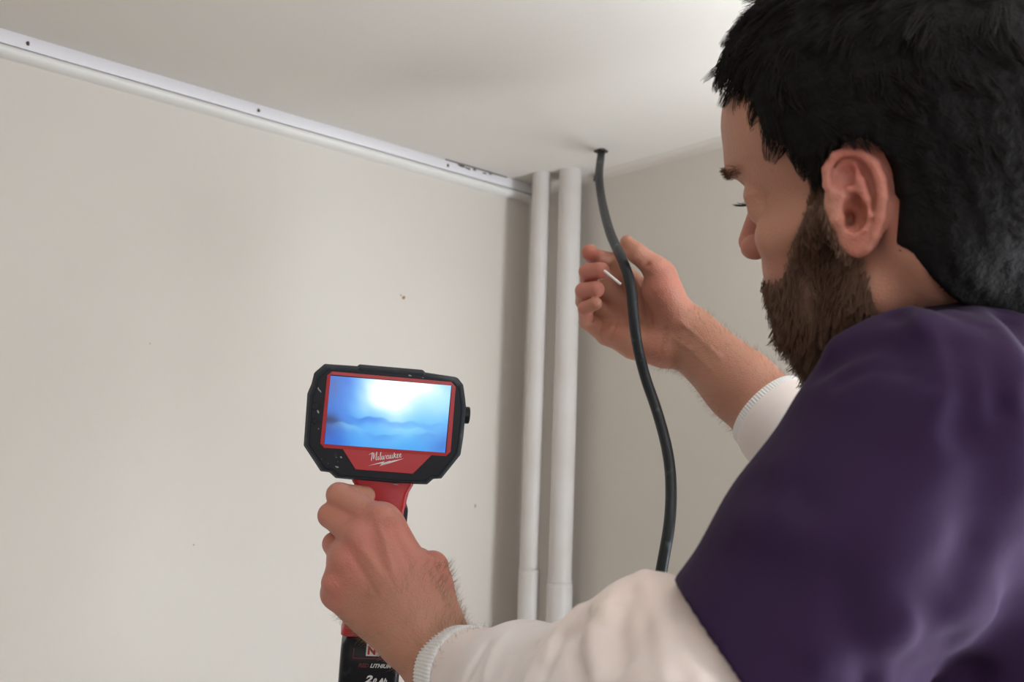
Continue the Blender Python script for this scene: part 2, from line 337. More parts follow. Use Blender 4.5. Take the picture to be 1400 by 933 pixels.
def sculpt(name, fld, lo, hi, vox, m, parent=None, adapt=0.0, B=16):
    lo, hi = np.array(lo), np.array(hi); n0 = np.floor(lo / vox / B).astype(int); n1 = np.ceil(hi / vox / B).astype(int)
    g = vdb.FloatGrid(0.05); g.transform = vdb.createLinearTransform(voxelSize=vox)
    I = np.array(np.meshgrid(*[np.arange(n0[k], n1[k]) for k in range(3)], indexing='ij')).reshape(3, -1).T
    cen = (I * B + B / 2) * vox; half = math.sqrt(3) * B * vox / 2
    dv = fld.val(cen)
    loc = np.array(np.meshgrid(*[np.arange(B)] * 3, indexing='ij')).reshape(3, -1).T.astype(f32) * f32(vox)
    near = np.abs(dv) < half * 1.35 + 0.003
    for i in np.where(dv <= -(half * 1.35 + 0.003))[0]:
        q = I[i] * B; g.fill(tuple(int(x) for x in q), tuple(int(x) + B - 1 for x in q), -0.05, True)
    for i in np.where(near)[0]:
        q = I[i] * B; v = fld.val(loc + (q * vox).astype(f32), cen[i], half)
        g.copyFromArray(np.clip(v, -0.05, 0.05).reshape(B, B, B), ijk=tuple(int(x) for x in q))
    pts, tri, quad = g.convertToPolygons(isovalue=0.0, adaptivity=adapt)
    pts = pts.astype(f32); tri = tri.reshape(-1, 3)[:, ::-1]; quad = quad.reshape(-1, 4)[:, ::-1]
    # VDB winding check
    if len(quad):
        k = len(quad) // 2; a = pts[quad[k]]; nn = np.cross(a[1] - a[0], a[2] - a[0]); c = a.mean(0)
        if fld.val((c + nn / (np.linalg.norm(nn) + 1e-12) * vox)[None])[0] < fld.val((c - nn / (np.linalg.norm(nn) + 1e-12) * vox)[None])[0]: tri = tri[:, ::-1]; quad = quad[:, ::-1]
    me = bpy.data.meshes.new(name); me.vertices.add(len(pts)); me.vertices.foreach_set('co', pts.ravel())
    nl = len(tri) * 3 + len(quad) * 4; me.loops.add(nl); me.loops.foreach_set('vertex_index', np.concatenate([tri.ravel(), quad.ravel()]).astype(np.int32))
    me.polygons.add(len(tri) + len(quad))
    me.polygons.foreach_set('loop_start', np.concatenate([np.arange(len(tri)) * 3, len(tri) * 3 + np.arange(len(quad)) * 4]).astype(np.int32))
    me.polygons.foreach_set('use_smooth', np.ones(len(tri) + len(quad), bool)); me.update(calc_edges=True); me.validate()
    o = link(name, me, m, parent); print('SCULPT', name, len(pts), 'verts', int(near.sum()), 'blocks')
    return o, pts
def smooth3(p, s, seed=0):                                                    # cheap smooth pseudo-noise
    rg = np.random.default_rng(seed); r = 0
    for k in range(4):
        kx = rg.standard_normal(3) * s; r = r + np.sin(p @ kx.astype(f32) + rg.uniform(0, 6.28))
    return r / 4

# ------------------------------------------------------------------ the man
man = empty('person', (0.36, 0.66, 0)); tag(man, 'bearded dark-haired man in purple T-shirt over white long sleeves', 'person')
INV = Vector((-0.36, -0.66, 0))
# head frame: forward, left, up (rows), origin between the ear canals
HB = np.array([[-0.73835, 0.67222, -0.03255], [-0.63050, -0.70781, -0.31556], [-0.23561, -0.21287, 0.94825]])
HO = np.array([0.2370, 0.5961, 0.1790 + CZ])
def H(f, l, u):
    if f > 0.05: f = 0.05 + (f - 0.05) * 0.82
    return HO + f * HB[0] + l * HB[1] + u * HB[2]
def hl(p): return (p - HO.astype(f32)) @ HB.T.astype(f32)

body = Field()
# torso and neck
SL = P(1262, 612, 0.52); SR = np.array([0.465, 0.81, SL[2] + 0.0])
NB = P(1385, 470, 0.665); CH = np.array([0.36, 0.67, NB[2] - 0.24]); WS = np.array([0.37, 0.68, CZ - 0.45])
FACE = np.array([-0.70, 0.71, 0]); LEFT = np.array([-0.71, -0.70, 0])
TA = np.array([FACE, LEFT, [0, 0, 1]])
body.ell(CH, (0.105, 0.155, 0.22), TA, k=0.03)
body.ell(WS, (0.10, 0.145, 0.20), TA, k=0.06)
body.rc(SL, SR, 0.045, 0.045, k=0.05)
body.rc(NB - [0, 0, .05], H(-0.028, 0, -0.02), 0.062, 0.054, k=0.03)
body.rc(H(-0.05, 0.0, -0.03), NB + np.array([0.02, 0.01, -0.02]), 0.048, 0.055, k=0.02)
body.rc(H(-0.028, 0.055, -0.03), NB + 0.04 * LEFT + 0.06 * FACE - [0, 0, .04], 0.014, 0.013, k=0.012)
# arms
LE = P(985, 1010, 0.475); LW = P(610, 918, 0.712)
body.chain([SL, (SL + LE) / 2, LE], [0.052, 0.043, 0.036], k=0.02)
lf = LW - LE
body.chain([LE, LE + lf * 0.3, LE + lf * 0.75, LW], [0.036, 0.040, 0.029, 0.0235], k=0.02)
sd = np.cross(lf, FW); sd /= np.linalg.norm(sd)
body.rc(LE + lf * 0.7, LW + sd * 0.012, 0.022, 0.0175, k=0.02); body.rc(LE + lf * 0.7, LW - sd * 0.011, 0.022, 0.018, k=0.02)
RE = P(1150, 655, 0.90); RW = P(938, 458, 1.03)
body.chain([SR, (SR + RE) / 2, RE], [0.052, 0.042, 0.036], k=0.02)
rf = RW - RE
body.chain([RE, RE + rf * 0.3, RE + rf * 0.62, RW], [0.038, 0.042, 0.033, 0.0225], k=0.02)
sr = np.cross(rf, FW); sr /= np.linalg.norm(sr)
body.rc(RE + rf * 0.6, RW + sr * 0.012, 0.024, 0.018, k=0.02); body.rc(RE + rf * 0.6, RW - sr * 0.012, 0.024, 0.018, k=0.02)

# --- head
body.ell(H(-0.002, 0, 0.052), (0.097, 0.075, 0.083), HB, k=0.02)
for s in (1, -1): body.ell(H(-0.030, 0.048 * s, -0.022), (0.030, 0.020, 0.036), HB, k=0.02)
SKULL = Field(); SKULL.ops = [body.ops[i] for i in (3, 4)] + body.ops[-3:]
body.ell(H(0.042, 0, 0.058), (0.060, 0.062, 0.055), HB, k=0.02)
body.ell(H(0.036, 0, -0.025), (0.050, 0.056, 0.076), HB, k=0.02)
for s in (1, -1):
    body.rc(H(0.008, 0.052 * s, -0.052), H(0.053, 0.014 * s, -0.090), 0.017, 0.019, k=0.016)
    body.rc(H(0.062, 0.050 * s, -0.010), H(0.004, 0.067 * s, -0.002), 0.015, 0.009, k=0.014)
    body.rc(H(0.062, 0.030 * s, -0.035), H(0.06, 0.035 * s, -0.065), 0.020, 0.018, k=0.02)
body.rc(H(0.053, -0.012, -0.090), H(0.053, 0.012, -0.090), 0.020, 0.020, k=0.014)
body.rc(H(0.090, -0.030, 0.036), H(0.090, 0.030, 0.036), 0.0115, 0.0115, k=0.014)
body.rc(H(0.094, 0, 0.036), H(0.097, 0, 0.018), 0.009, 0.0075, k=0.010)
for s in (1, -1): body.ell(H(0.101, 0.033 * s, 0.017), (0.017, 0.016, 0.011), HB, k=0.012, kind='sub')
body.rc(H(0.096, 0, 0.020), H(0.116, 0, -0.012), 0.0065, 0.0095, k=0.008)
for s in (1, -1): body.ell(H(0.106, 0.0125 * s, -0.016), (0.011, 0.0075, 0.0085), HB, k=0.005)
for s in (1, -1): body.ell(H(0.109, 0.0065 * s, -0.0245), (0.006, 0.0035, 0.005), HB, k=0.003, kind='sub')
body.ell(H(0.063, 0, -0.045), (0.026, 0.028, 0.024), HB, k=0.012)
body.rc(H(0.082, -0.019, -0.047), H(0.086, 0.0, -0.044), 0.0055, 0.0065, k=0.005); body.rc(H(0.082, 0.019, -0.047), H(0.086, 0.0, -0.044), 0.0055, 0.0065, k=0.005)
body.rc(H(0.078, -0.016, -0.057), H(0.078, 0.016, -0.057), 0.0065, 0.0065, k=0.005)
for s in (1, -1):                                                             # lids over the eyeballs
    body.rc(H(0.087, 0.022 * s, 0.020), H(0.080, 0.044 * s, 0.018), 0.0070, 0.0068, k=0.007)
    body.rc(H(0.086, 0.022 * s, 0.006), H(0.079, 0.044 * s, 0.007), 0.0062, 0.0062, k=0.007)

# --- ears
def ear(o3, e1, e2, e3):
    E = lambda x, y, z=0.0: o3 + (x * e1 * 0.90 + y * e2 + z * e3) * 0.00095
    A = np.array([e1, e2, e3])
    body.ell(E(1, 8, -7), (0.0135, 0.023, 0.0075), A, k=0.008)
    body.ell(E(5, 8, -2.5), (0.0175, 0.0285, 0.0040), A, k=0.004)
    body.ell(E(5, -13, -2.5), (0.0095, 0.0100, 0.0036), A, k=0.004)
    body.ell(E(1.5, 24.5, 1.5), (0.0088, 0.0085, 0.0050), A, k=0.004, kind='sub')
    body.ell(E(9.5, 17, 2.2), (0.0085, 0.0180, 0.0042), A, k=0.004, kind='sub')
    helix = [E(-5, 8.5, -3), E(-10, 13, -1), E(-13, 20, 0), E(-12.9, 29.5, 0.6), E(-8, 36.5, 1), E(0.5, 39, 1.4), E(9.5, 36.7, 2), E(16.7, 30.5, 2.5), E(20.7, 21, 3), E(21.8, 10.5, 3), E(20, -1, 2.2), E(16, -11, 1.2), E(10.8, -18, 0), E(6, -20.5, -1)]
    body.chain(helix, [0.0016, 0.0022, 0.0026, 0.0028, 0.0029, 0.0029, 0.0030, 0.0031, 0.0031, 0.0031, 0.0030, 0.0029, 0.0030, 0.0030], k=0.002)
    anti = [E(3.5, 29, -0.6), E(8, 20.5, 0.6), E(11.2, 10, 1.6), E(12, 1, 1.4), E(9, -6.5, 0.8), E(4, -10, 0.2)]
    body.chain(anti, [0.0022, 0.0026, 0.0028, 0.0028, 0.0028, 0.0027], k=0.003)
    body.chain([E(9, 15, 0.2), E(2, 16.5, -0.4), E(-5, 22, -1)], [0.002, 0.0018, 0.0014], k=0.003)
    body.ell(E(4.2, 2, 0.2), (0.0068, 0.0100, 0.0082), A, k=0.003, kind='sub')
    body.ell(E(-1.5, 24.5, 0.6), (0.0048, 0.0070, 0.0052), np.array([e1 * .82 - e2 * .57, e1 * .57 + e2 * .82, e3]), k=0.002, kind='sub')
    body.rc(E(0.5, -1.5, 1), E(-1, -1.5, -12), 0.0048, 0.0030, k=0.002, kind='sub')
    body.rc(E(0.5, 4, 1), E(-1, 1, -8), 0.0030, 0.0030, k=0.002, kind='sub')
    body.chain([E(-9, 5, -1), E(-7.0, -1, 0.2), E(-7.0, -5, -1.0)], [0.0030, 0.0036, 0.0030], k=0.004)
    return E
earC = P(1160, 298, 0.560)
vd = np.array([0, 0, CZ]) - earC; vd /= np.linalg.norm(vd)
e3 = 0.8 * vd + 0.45 * HB[1]; e3 /= np.linalg.norm(e3)
e2 = UP - e3 * (UP @ e3); e2 /= np.linalg.norm(e2); e1 = np.cross(e2, e3)
EARL = ear(earC, e1, e2, e3)
m3 = lambda v: v - 2 * (v @ HB[1]) * HB[1]
EARR = ear(HO + m3(earC - HO), m3(e1), m3(e2), m3(e3))

# --- left hand (back towards the camera, gripping the handle)
k_ = 0.006
mc = dict(i=P(521, 712, 0.738), m=P(492, 737, 0.733), r=P(472, 770, 0.737), p=P(461, 812, 0.746))
cp = dict(i=P(590, 845, 0.722), m=P(574, 852, 0.716), r=P(560, 862, 0.716), p=P(548, 874, 0.720))
for q, r0, r1 in (('i', 0.0165, 0.0112), ('m', 0.0165, 0.0110), ('r', 0.0165, 0.0108), ('p', 0.0175, 0.0108)):
    body.rc(cp[q], mc[q], r0, r1, k=0.014)
ha = (mc['m'] + mc['r']) / 2 - cp['m']; ha /= np.linalg.norm(ha); hs = np.cross(ha, FW); hs /= np.linalg.norm(hs)
body.ell(P(521, 798, 0.735), (0.046, 0.032, 0.0150), np.array([ha, hs, np.cross(ha, hs)]), k=0.014)
body.rc(P(560, 800, 0.740), P(536, 722, 0.744), 0.0135, 0.0090, k=0.014)
body.rc(mc['i'] + 0.006 * FW, mc['p'] + 0.004 * FW, 0.009, 0.0095, k=0.012)
body.chain([LW, P(574, 866, 0.722), (cp['m'] + mc['m']) / 2 + 0.002 * FW], [0.0245, 0.023, 0.015], k=0.014)
for q in 'imrp': body.rc(cp[q] + (mc[q] - cp[q]) * 0.25 - 0.0125 * FW, mc[q] - 0.0082 * FW, 0.0018, 0.0022, k=0.006)
FINGL = dict(
    i=([mc['i'], P(463, 677, 0.756), P(466, 676, 0.779), P(500, 678, 0.792)], [0.0105, 0.0092, 0.0086, 0.0076]),
    m=([mc['m'], P(452, 705, 0.756), P(459, 706, 0.781), P(497, 712, 0.795)], [0.0106, 0.0095, 0.0088, 0.0078]),
    r=([mc['r'], P(457, 744, 0.760), P(463, 744, 0.784), P(500, 750, 0.796)], [0.0104, 0.0088, 0.0084, 0.0075]),
    p=([mc['p'], P(466, 790, 0.768), P(472, 788, 0.786), P(500, 787, 0.796)], [0.0100, 0.0084, 0.0078, 0.0068]))
for q in 'imrp':
    pts, rs = FINGL[q]; body.chain(pts, rs, k=0.0035)
# thumb round the right-hand side of the handle
body.chain([P(606, 862, 0.732), P(593, 800, 0.748), P(591, 776, 0.764), P(572, 768, 0.792), P(545, 756, 0.800)], [0.0175, 0.0130, 0.0115, 0.0100, 0.0082], k=0.008)
body.ell(P(565, 800, 0.745), (0.020, 0.020, 0.012), np.array([RT, UP, FW]), k=0.016)
body.ridge([P(549, 700, 0.735), P(560, 735, 0.73), P(575, 760, 0.735)], -0.0010, 0.006)
# tendons and veins on the back of the hand
def vein(pts, amp, wd): 
    q = [body.hit(*a) for a in pts]; q = [a for a in q if a is not None]
    if len(q) > 1: body.ridge(q, amp, wd)
vein([(516, 712), (528, 745), (537, 780), (548, 808)], 0.0024, 0.0022)
vein([(489, 742), (512, 772), (532, 796)], 0.0017, 0.0022)
vein([(535, 712), (545, 745), (560, 775)], -0.0011, 0.0035)
vein([(500, 722), (512, 748), (524, 782)], -0.0013, 0.003)
vein([(480, 757), (498, 785), (515, 812)], -0.0012, 0.003)
for a in ((521, 706), (490, 731), (470, 764), (455, 800)):
    h_ = body.hit(*a)
    if h_ is not None: body.ell(h_ + 0.0045 * FW, (0.0075, 0.0075, 0.0052), k=0.010)

# --- right hand (palm towards the camera)
D0 = 1.035
w0 = RW
rm = dict(i=P(868, 388, 1.050), m=P(848, 412, 1.056), r=P(836, 436, 1.056), p=P(829, 459, 1.048))
rcp = dict(i=P(920, 430, 1.035), m=P(915, 445, 1.038), r=P(910, 462, 1.038), p=P(905, 478, 1.032))
for q, r0, r1 in (('i', 0.0145, 0.0105), ('m', 0.0145, 0.0105), ('r', 0.0145, 0.0105), ('p', 0.0150, 0.0105)): body.rc(rcp[q], rm[q], r0, r1, k=0.010)
body.chain([w0, P(915, 455, 1.034), P(875, 432, 1.050)], [0.023, 0.020, 0.014], k=0.014)
body.chain([P(925, 432, 1.020), P(905, 395, 1.014), P(902, 376, 1.014)], [0.0195, 0.0185, 0.0150], k=0.012)       # thenar
body.chain([P(908, 480, 1.020), P(866, 470, 1.030), P(838, 458, 1.040)], [0.0175, 0.0145, 0.0110], k=0.012)      # hypothenar
body.chain([P(905, 376, 1.014), P(894, 365, 1.010), P(870, 346, 1.008), P(857, 331, 1.010)], [0.0140, 0.0122, 0.0098, 0.0070], k=0.006)
FINGR = dict(
    i=([rm['i'], P(838, 358, 1.072), P(812, 351, 1.062), P(806, 345, 1.045)], [0.0102, 0.0095, 0.0088, 0.0086]),
    m=([rm['m'], P(806, 390, 1.062), P(803, 372, 1.040), P(822, 370, 1.024)], [0.0102, 0.0095, 0.0088, 0.0086]),
    r=([rm['r'], P(799, 412, 1.060), P(798, 398, 1.036), P(815, 396, 1.020)], [0.0102, 0.0095, 0.0088, 0.0086]),
    p=([rm['p'], P(802, 440, 1.052), P(800, 422, 1.028), P(814, 415, 1.014)], [0.0096, 0.0082, 0.0074, 0.0068]))
for q in 'imrp':
    pts, rs = FINGR[q]; body.chain(pts, rs, k=0.0030)
body.ell(P(842, 388, 1.064), (0.014, 0.012, 0.009), k=0.010)
vein([(822, 443), (821, 455), (826, 466), (833, 472)], -0.0018, 0.0017)
vein([(846, 443), (838, 452), (835, 466)], -0.0018, 0.0017)
vein([(886, 362), (878, 385), (880, 410), (886, 432), (890, 448)], -0.0022, 0.0030)
vein([(910, 452), (903, 478), (900, 500)], -0.0010, 0.003)
vein([(930, 440), (955, 462), (985, 490)], 0.0012, 0.0026)
vein([(920, 462), (948, 482), (970, 505)], 0.0008, 0.0026)
body.plane((0, 0, 0.95), (0, 0, -1))

lo, hi = np.array([-0.18, 0.36, 0.93]), np.array([0.66, 1.16, 2.02])
SKIN = Field(); SKIN.ops = body.ops
bo, bpts = sculpt('body', body, lo, hi, 0.0013, M['skin'], man, adapt=0.004)
bo.location = INV
# skin flush and stubble attributes
fl = np.zeros(len(bpts)); 
spots = [(H(0.118, 0, -0.014), 0.016, 0.9), (H(0.09, 0.03, -0.02), 0.03, 0.3), (EARL(14, 14, 2), 0.030, 0.65), (EARL(6, -16, 0), 0.014, 0.4), (EARL(2, 36, 0), 0.014, 0.6)]
spots += [(FINGR[q][0][-1], 0.014, 0.8) for q in 'imr'] + [(FINGR[q][0][2], 0.014, 0.6) for q in 'imrp'] + [(P(905, 390, 1.0), 0.03, 0.55), (P(900, 475, 1.01), 0.018, 0.5), (P(840, 455, 1.03), 0.02, 0.3)]
spots += [(mc[q], 0.02, 0.5) for q in 'imrp'] + [(FINGL[q][0][1], 0.016, 0.4) for q in 'imrp'] + [(P(600, 770, .75), 0.03, 0.7), (P(545, 760, .73), .03, .45), (P(470, 800, .74), .03, .4)]
for c, r, a in spots: fl += a * np.exp(-((bpts - c) ** 2).sum(1) / r ** 2)
at = bo.data.attributes.new('flush', 'FLOAT', 'POINT'); at.data.foreach_set('value', np.clip(fl, 0, 1).astype(f32))
hp = hl(bpts); f_, l_, u_ = hp[:, 0], np.abs(hp[:, 1]), hp[:, 2]
def sstep(x, a, b): t = np.clip((x - a) / (b - a), 0, 1); return t * t * (3 - 2 * t)
# beard mask in head coordinates: below a line from the sideburn to the moustache, above the neck line
def beard_mask(f, l, u):
    top = np.interp(f, [-0.005, 0.010, 0.022, 0.035, 0.060, 0.082, 0.095, 0.11], [-0.05, -0.02, 0.03, -0.004, -0.036, -0.037, -0.030, -0.030])
    m = sstep(top - u, -0.006, 0.008) * sstep(f, -0.004, 0.012) * sstep(u - np.interp(f, [0.0, 0.03, 0.06], [-0.068, -0.100, -0.125]), -0.004, 0.006)
    return m * (u < 0.03)
st = beard_mask(f_, l_, u_) * (np.sqrt((hp ** 2).sum(1)) < 0.16)
at = bo.data.attributes.new('stubble', 'FLOAT', 'POINT'); at.data.foreach_set('value', (st * 0.9).astype(f32))
for s in (1, -1):
    me_ = bpy.data.meshes.new('eyeball'); bm = bmesh.new(); bmesh.ops.create_uvsphere(bm, u_segments=24, v_segments=16, radius=0.0118); bm.to_mesh(me_); bm.free()
    me_.polygons.foreach_set('use_smooth', [True] * len(me_.polygons)); ec = H(0.0725, 0.032 * s, 0.013); eo = link('eyeball', me_, M['eye'], man); eo.location = Vector(ec) + INV
    gz = HB[0] * 0.97 - HB[2] * 0.24; gz /= np.linalg.norm(gz); gx_ = np.cross(gz, HB[2]); gx_ /= np.linalg.norm(gx_); gy_ = np.cross(gx_, gz)
    for nm_, r_i, off_, mt_ in (('iris', 0.0058, 0.0104, 'leather'), ('pupil', 0.0024, 0.0116, 'black')):
        rings_ = [[tuple(ec + gz * (math.sqrt(max(0.0119 ** 2 - (r_i * q_) ** 2, 0)) + (0.0002 if nm_ == 'pupil' else 0.00005)) + r_i * q_ * (math.cos(a) * gx_ + math.sin(a) * gy_) + np.array(INV)) for a in np.linspace(0, 2 * math.pi, 24, endpoint=False)] for q_ in (1.0, 0.7, 0.3)]
        loft(nm_, rings_, M[mt_], man, closed_ends=False, smooth=True, angle=180)

# ------------------------------------------------------------------ hair as strands over a dark base volume
def curves_obj(name, roots, dirs, length, steps, m, parent, r0=0.00022, grav=None, noise=0.25, seed=0, clump=0, flat=None):
    rg = np.random.default_rng(seed); n = len(roots); pts = np.zeros((n, steps, 3)); pts[:, 0] = roots; d = dirs.copy()
    L = length * rg.uniform(0.7, 1.15, n)
    for k in range(1, steps):
        d = d + noise * rg.standard_normal((n, 3)) * 0.5 + (grav if grav is not None else 0)
        d /= np.linalg.norm(d, axis=1)[:, None]; pts[:, k] = pts[:, k - 1] + d * (L / (steps - 1))[:, None]
    if clump:
        cid = rg.integers(0, n, n // clump); C = pts[cid]
        key = np.floor(roots / 0.006).astype(int)
        # nearest clump centre by brute force in chunks
        for s0 in range(0, n, 2000):
            dd = ((roots[s0:s0 + 2000, None, :] - C[None, :, 0, :]) ** 2).sum(2); j = dd.argmin(1)
            t = np.linspace(0, 1, steps)[None, :, None] ** 1.2 * 0.72
            pts[s0:s0 + 2000] = pts[s0:s0 + 2000] * (1 - t) + C[j] * t
    hc = bpy.data.hair_curves.new(name); hc.add_curves([steps] * n)
    hc.attributes['position'].data.foreach_set('vector', (pts + np.array(INV)).reshape(-1).astype(f32))
    rad = np.tile(np.linspace(1, 0.25, steps) * r0, n).astype(f32)
    ra = hc.attributes.get('radius') or hc.attributes.new('radius', 'FLOAT', 'POINT'); ra.data.foreach_set('value', rad)
    o = link(name, hc, m, parent); o['kind'] = 'stuff'; return o
def nrm_of(F_, p, e=0.0015):
    g = np.stack([F_.val(p + np.eye(3)[k] * e) - F_.val(p - np.eye(3)[k] * e) for k in range(3)], 1); return g / (np.linalg.norm(g, axis=1)[:, None] + 1e-9)

# head hair
hair = Field()
hair.ell(H(-0.004, 0, 0.058), (0.104, 0.082, 0.088), HB, k=0.02)
hair.ell(H(0.030, 0, 0.085), (0.066, 0.062, 0.055), HB, k=0.02)
hair.ell(H(-0.055, 0, 0.0), (0.050, 0.062, 0.062), HB, k=0.03)
hair.ell(H(0.008, 0, 0.030), (0.030, 0.074, 0.040), HB, k=0.01)
def hairline(p):
    q = hl(p); f, l, u = q[:, 0], np.abs(q[:, 1]), q[:, 2]
    front = np.interp(u, [-0.09, -0.03, -0.005, 0.020, 0.04, 0.055, 0.068, 0.085, 0.10, 0.16], [-0.052, -0.024, 0.008, 0.024, 0.034, 0.050, 0.052, 0.064, 0.084, 0.12]) - 0.004 * (l < 0.045)
    return f - front
hair.ops.append(Op('add', 0.008, lambda p: SKULL.val(p) - 0.006, HO, 99))
HF = Field(); HF.ops = list(hair.ops)
hair.ell(EARL(5, 12, 5), (0.0235, 0.034, 0.016), np.array([e1, e2, e3]), k=0.003, kind='sub')
hair.rc(EARL(-6, 6, 0), EARL(6, -20, 0), 0.012, 0.012, k=0.003, kind='sub')
hair.wave(lambda p: 0.0016 * smooth3(p, 120, 3) + 0.0008 * smooth3(p, 420, 4))
hair.ops.append(Op('cut', 0.006, lambda p: -hairline(p), HO, 99))
hair.ops.append(Op('cut', 0.006, lambda p: -(np.interp(hl(p)[:, 0], [-0.12, -0.08, -0.045, -0.03, -0.02, -0.012, 0.0, 0.03], [-0.085, -0.090, -0.085, -0.070, -0.050, -0.020, 0.035, -0.02]) - hl(p)[:, 2]).astype(f32), HO, 99))
ho, hpts = sculpt('hair', hair, HO - 0.17, HO + 0.2, 0.0022, M['hairbase'], man, adapt=0.0)
ho.location = INV
q = hl(hpts); keep = (HF.val(hpts) > -0.006) & (((hpts - EARL(5, 10, 0)) @ np.array([e1 / .026, e2 / .036, e3 / .03]).T) ** 2).sum(1).__gt__(1.0) 
idx = np.where(keep)[0]; idx = RNG.choice(idx, min(26000, len(idx) * 3), replace=True)
roots = hpts[idx] + RNG.standard_normal((len(idx), 3)) * 0.001
N_ = nrm_of(HF, roots); hq = hl(roots)
flow = np.stack([np.interp(hq[:, 2], [0.0, 0.06, 0.12], [-0.75, -0.45, 0.9]), 0.30 * np.sign(hq[:, 1]), np.interp(hq[:, 2], [0.0, 0.08, 0.14], [-0.75, -0.5, 0.1])], 1)
tf = sstep(hq[:, 0], 0.015, 0.05)[:, None]; flow = flow * (1 - tf) + np.array([0.55, 0.0, -0.55]) * tf
side = ((hq[:, 0] > 0.0) & (hq[:, 2] < 0.045))[:, None]; flow = np.where(side, np.array([0.15, 0.0, -1.0]), flow)
flow = flow @ HB; flow -= N_ * (flow * N_).sum(1)[:, None]; flow /= np.linalg.norm(flow, axis=1)[:, None] + 1e-9
sw = np.stack([smooth3(roots, 90, 11), smooth3(roots, 90, 12), smooth3(roots, 90, 13)], 1)
dirs = flow + 0.32 * N_ + 0.55 * sw; dirs /= np.linalg.norm(dirs, axis=1)[:, None]
lens = np.interp(hq[:, 2], [-0.04, 0.02, 0.08, 0.13], [0.007, 0.011, 0.018, 0.026])
curves_obj('hair_strands', roots - N_ * 0.002, dirs, lens, 6, M['hair'], man, r0=0.00026, grav=-0.10 * N_, noise=0.16, seed=3, clump=18)

# beard
bidx = np.where(st > 0.35)[0]; bidx = bidx[bpts[bidx] @ np.array([0, 0, 1.0]) > 0]
br = RNG.choice(bidx, 24000, replace=True); broots = bpts[br] + RNG.standard_normal((len(br), 3)) * 0.0007
bN = nrm_of(body, broots); bq = hl(broots)
bl = np.interp(bq[:, 2], [-0.12, -0.085, -0.05, -0.01, 0.02], [0.014, 0.014, 0.010, 0.007, 0.006]) * np.where(bq[:, 0] < 0.02, 0.75, 1.0)
bflow = np.array([0.12, 0, -1.0]) @ HB
bd = bflow + 0.55 * bN + 0.25 * np.stack([smooth3(broots, 200, 21), smooth3(broots, 200, 22), smooth3(broots, 200, 23)], 1); bd /= np.linalg.norm(bd, axis=1)[:, None]
ob = curves_obj('beard', broots, bd, bl, 5, M['beard'], man, r0=0.00022, grav=-0.06 * bN, noise=0.30, seed=5, clump=10)
# eyebrows and lashes
def patch(name, cond, n, dloc, L, m, r0=0.00018, seed=1, grav=0.0, nz=0.2, up=0.35):
    ii = np.where(cond)[0]
    if len(ii) == 0: print('EMPTY', name); return
    rr = RNG.choice(ii, n, replace=True); rt_ = bpts[rr] + RNG.standard_normal((n, 3)) * 0.0006; nn = nrm_of(body, rt_)
    d = np.array(dloc) + up * nn; d /= np.linalg.norm(d, axis=1)[:, None]
    return curves_obj(name, rt_, d, L, 4, m, man, r0=r0, noise=nz, seed=seed, grav=grav)
for s in (1, -1):
    patch('eyebrow', (np.abs(u_ - 0.036) < 0.0035) & (hp[:, 1] * s > 0.010) & (hp[:, 1] * s < 0.050) & (f_ > 0.05) & (f_ < 0.13), 300, HB[0] * 0.0 + HB[1] * s * 0.9, 0.0052, M['beard'], seed=7)
    lr = np.array([H(0.0935 - abs(t) * 0.004, (0.033 + 0.011 * t) * s, 0.0125) for t in np.linspace(-1, 1, 60)])
    curves_obj('eyelashes', lr, np.tile(HB[0] + 0.1 * HB[2], (60, 1)), 0.009, 4, M['hair'], man, r0=0.00014, noise=0.15, seed=9, grav=0.08 * HB[2])
# hair on the forearms
def arm_hair(name, a, b, n, L, seed, dirv):
    a, b = np.array(a), np.array(b); ba = b - a; t = ((bpts - a) @ ba) / (ba @ ba); d = np.linalg.norm(bpts - (a + t[:, None] * ba), axis=1)
    return patch(name, (t > 0) & (t < 1) & (d < 0.06), n, dirv, L, M['armhair'], r0=0.00007, seed=seed, nz=0.5, up=0.5)
arm_hair('left_forearm_hair', LE + lf * 0.985, P(555, 790, .735), 2000, 0.0075, 31, lf / np.linalg.norm(lf) * 0.6 + np.array([.2, 0, .3]))
arm_hair('right_forearm_hair', RE + rf * 0.45, RW, 1800, 0.007, 33, rf / np.linalg.norm(rf) * 0.5 + np.array([0, 0, -.3]))

# ------------------------------------------------------------------ T-shirt
sh = Field()
sh.ell(CH + [0, 0, -0.01], (0.125, 0.178, 0.235), TA, k=0.03)
sh.ell(WS + [0, 0, 0.0], (0.125, 0.170, 0.22), TA, k=0.06)
sh.rc(SL, SR, 0.056, 0.056, k=0.045)
sh.rc(NB + 0.09 * LEFT + [0, 0, -0.045], NB - 0.09 * LEFT + [0, 0, -0.045], 0.062, 0.062, k=0.05)
nn_ = H(-0.03, 0, 0) - NB; nn_ /= np.linalg.norm(nn_)
sh.rc(NB + [0, 0, -0.03], NB + nn_ * 0.055, 0.076, 0.070, k=0.03)
sh.rc(P(1345, 690, 0.575), P(1345, 1150, 0.575), 0.082, 0.095, k=0.06)
ua = LE - SL; HEM = SL + ua * 0.80; uan = ua / np.linalg.norm(ua)
slv = [SL + [0, 0, 0.004], SL + ua * 0.4, SL + ua * 1.1]
sh.chain(slv, [0.060, 0.061, 0.0600], k=0.03)
ur = RE - SR
sh.chain([SR, SR + ur * 0.75], [0.064, 0.062], k=0.03)
hemn = None
sh.wave(lambda p: 0.0010 * smooth3(p, 26, 5) + 0.0006 * smooth3(p, 90, 6))
SHIRT_PRE = list(sh.ops)
def foldp(F_, pts, amp, wd):
    q = [F_.hit(*a) for a in pts]; q = [a for a in q if a is not None]
    if len(q) > 1: F_.ridge(q, amp, wd)
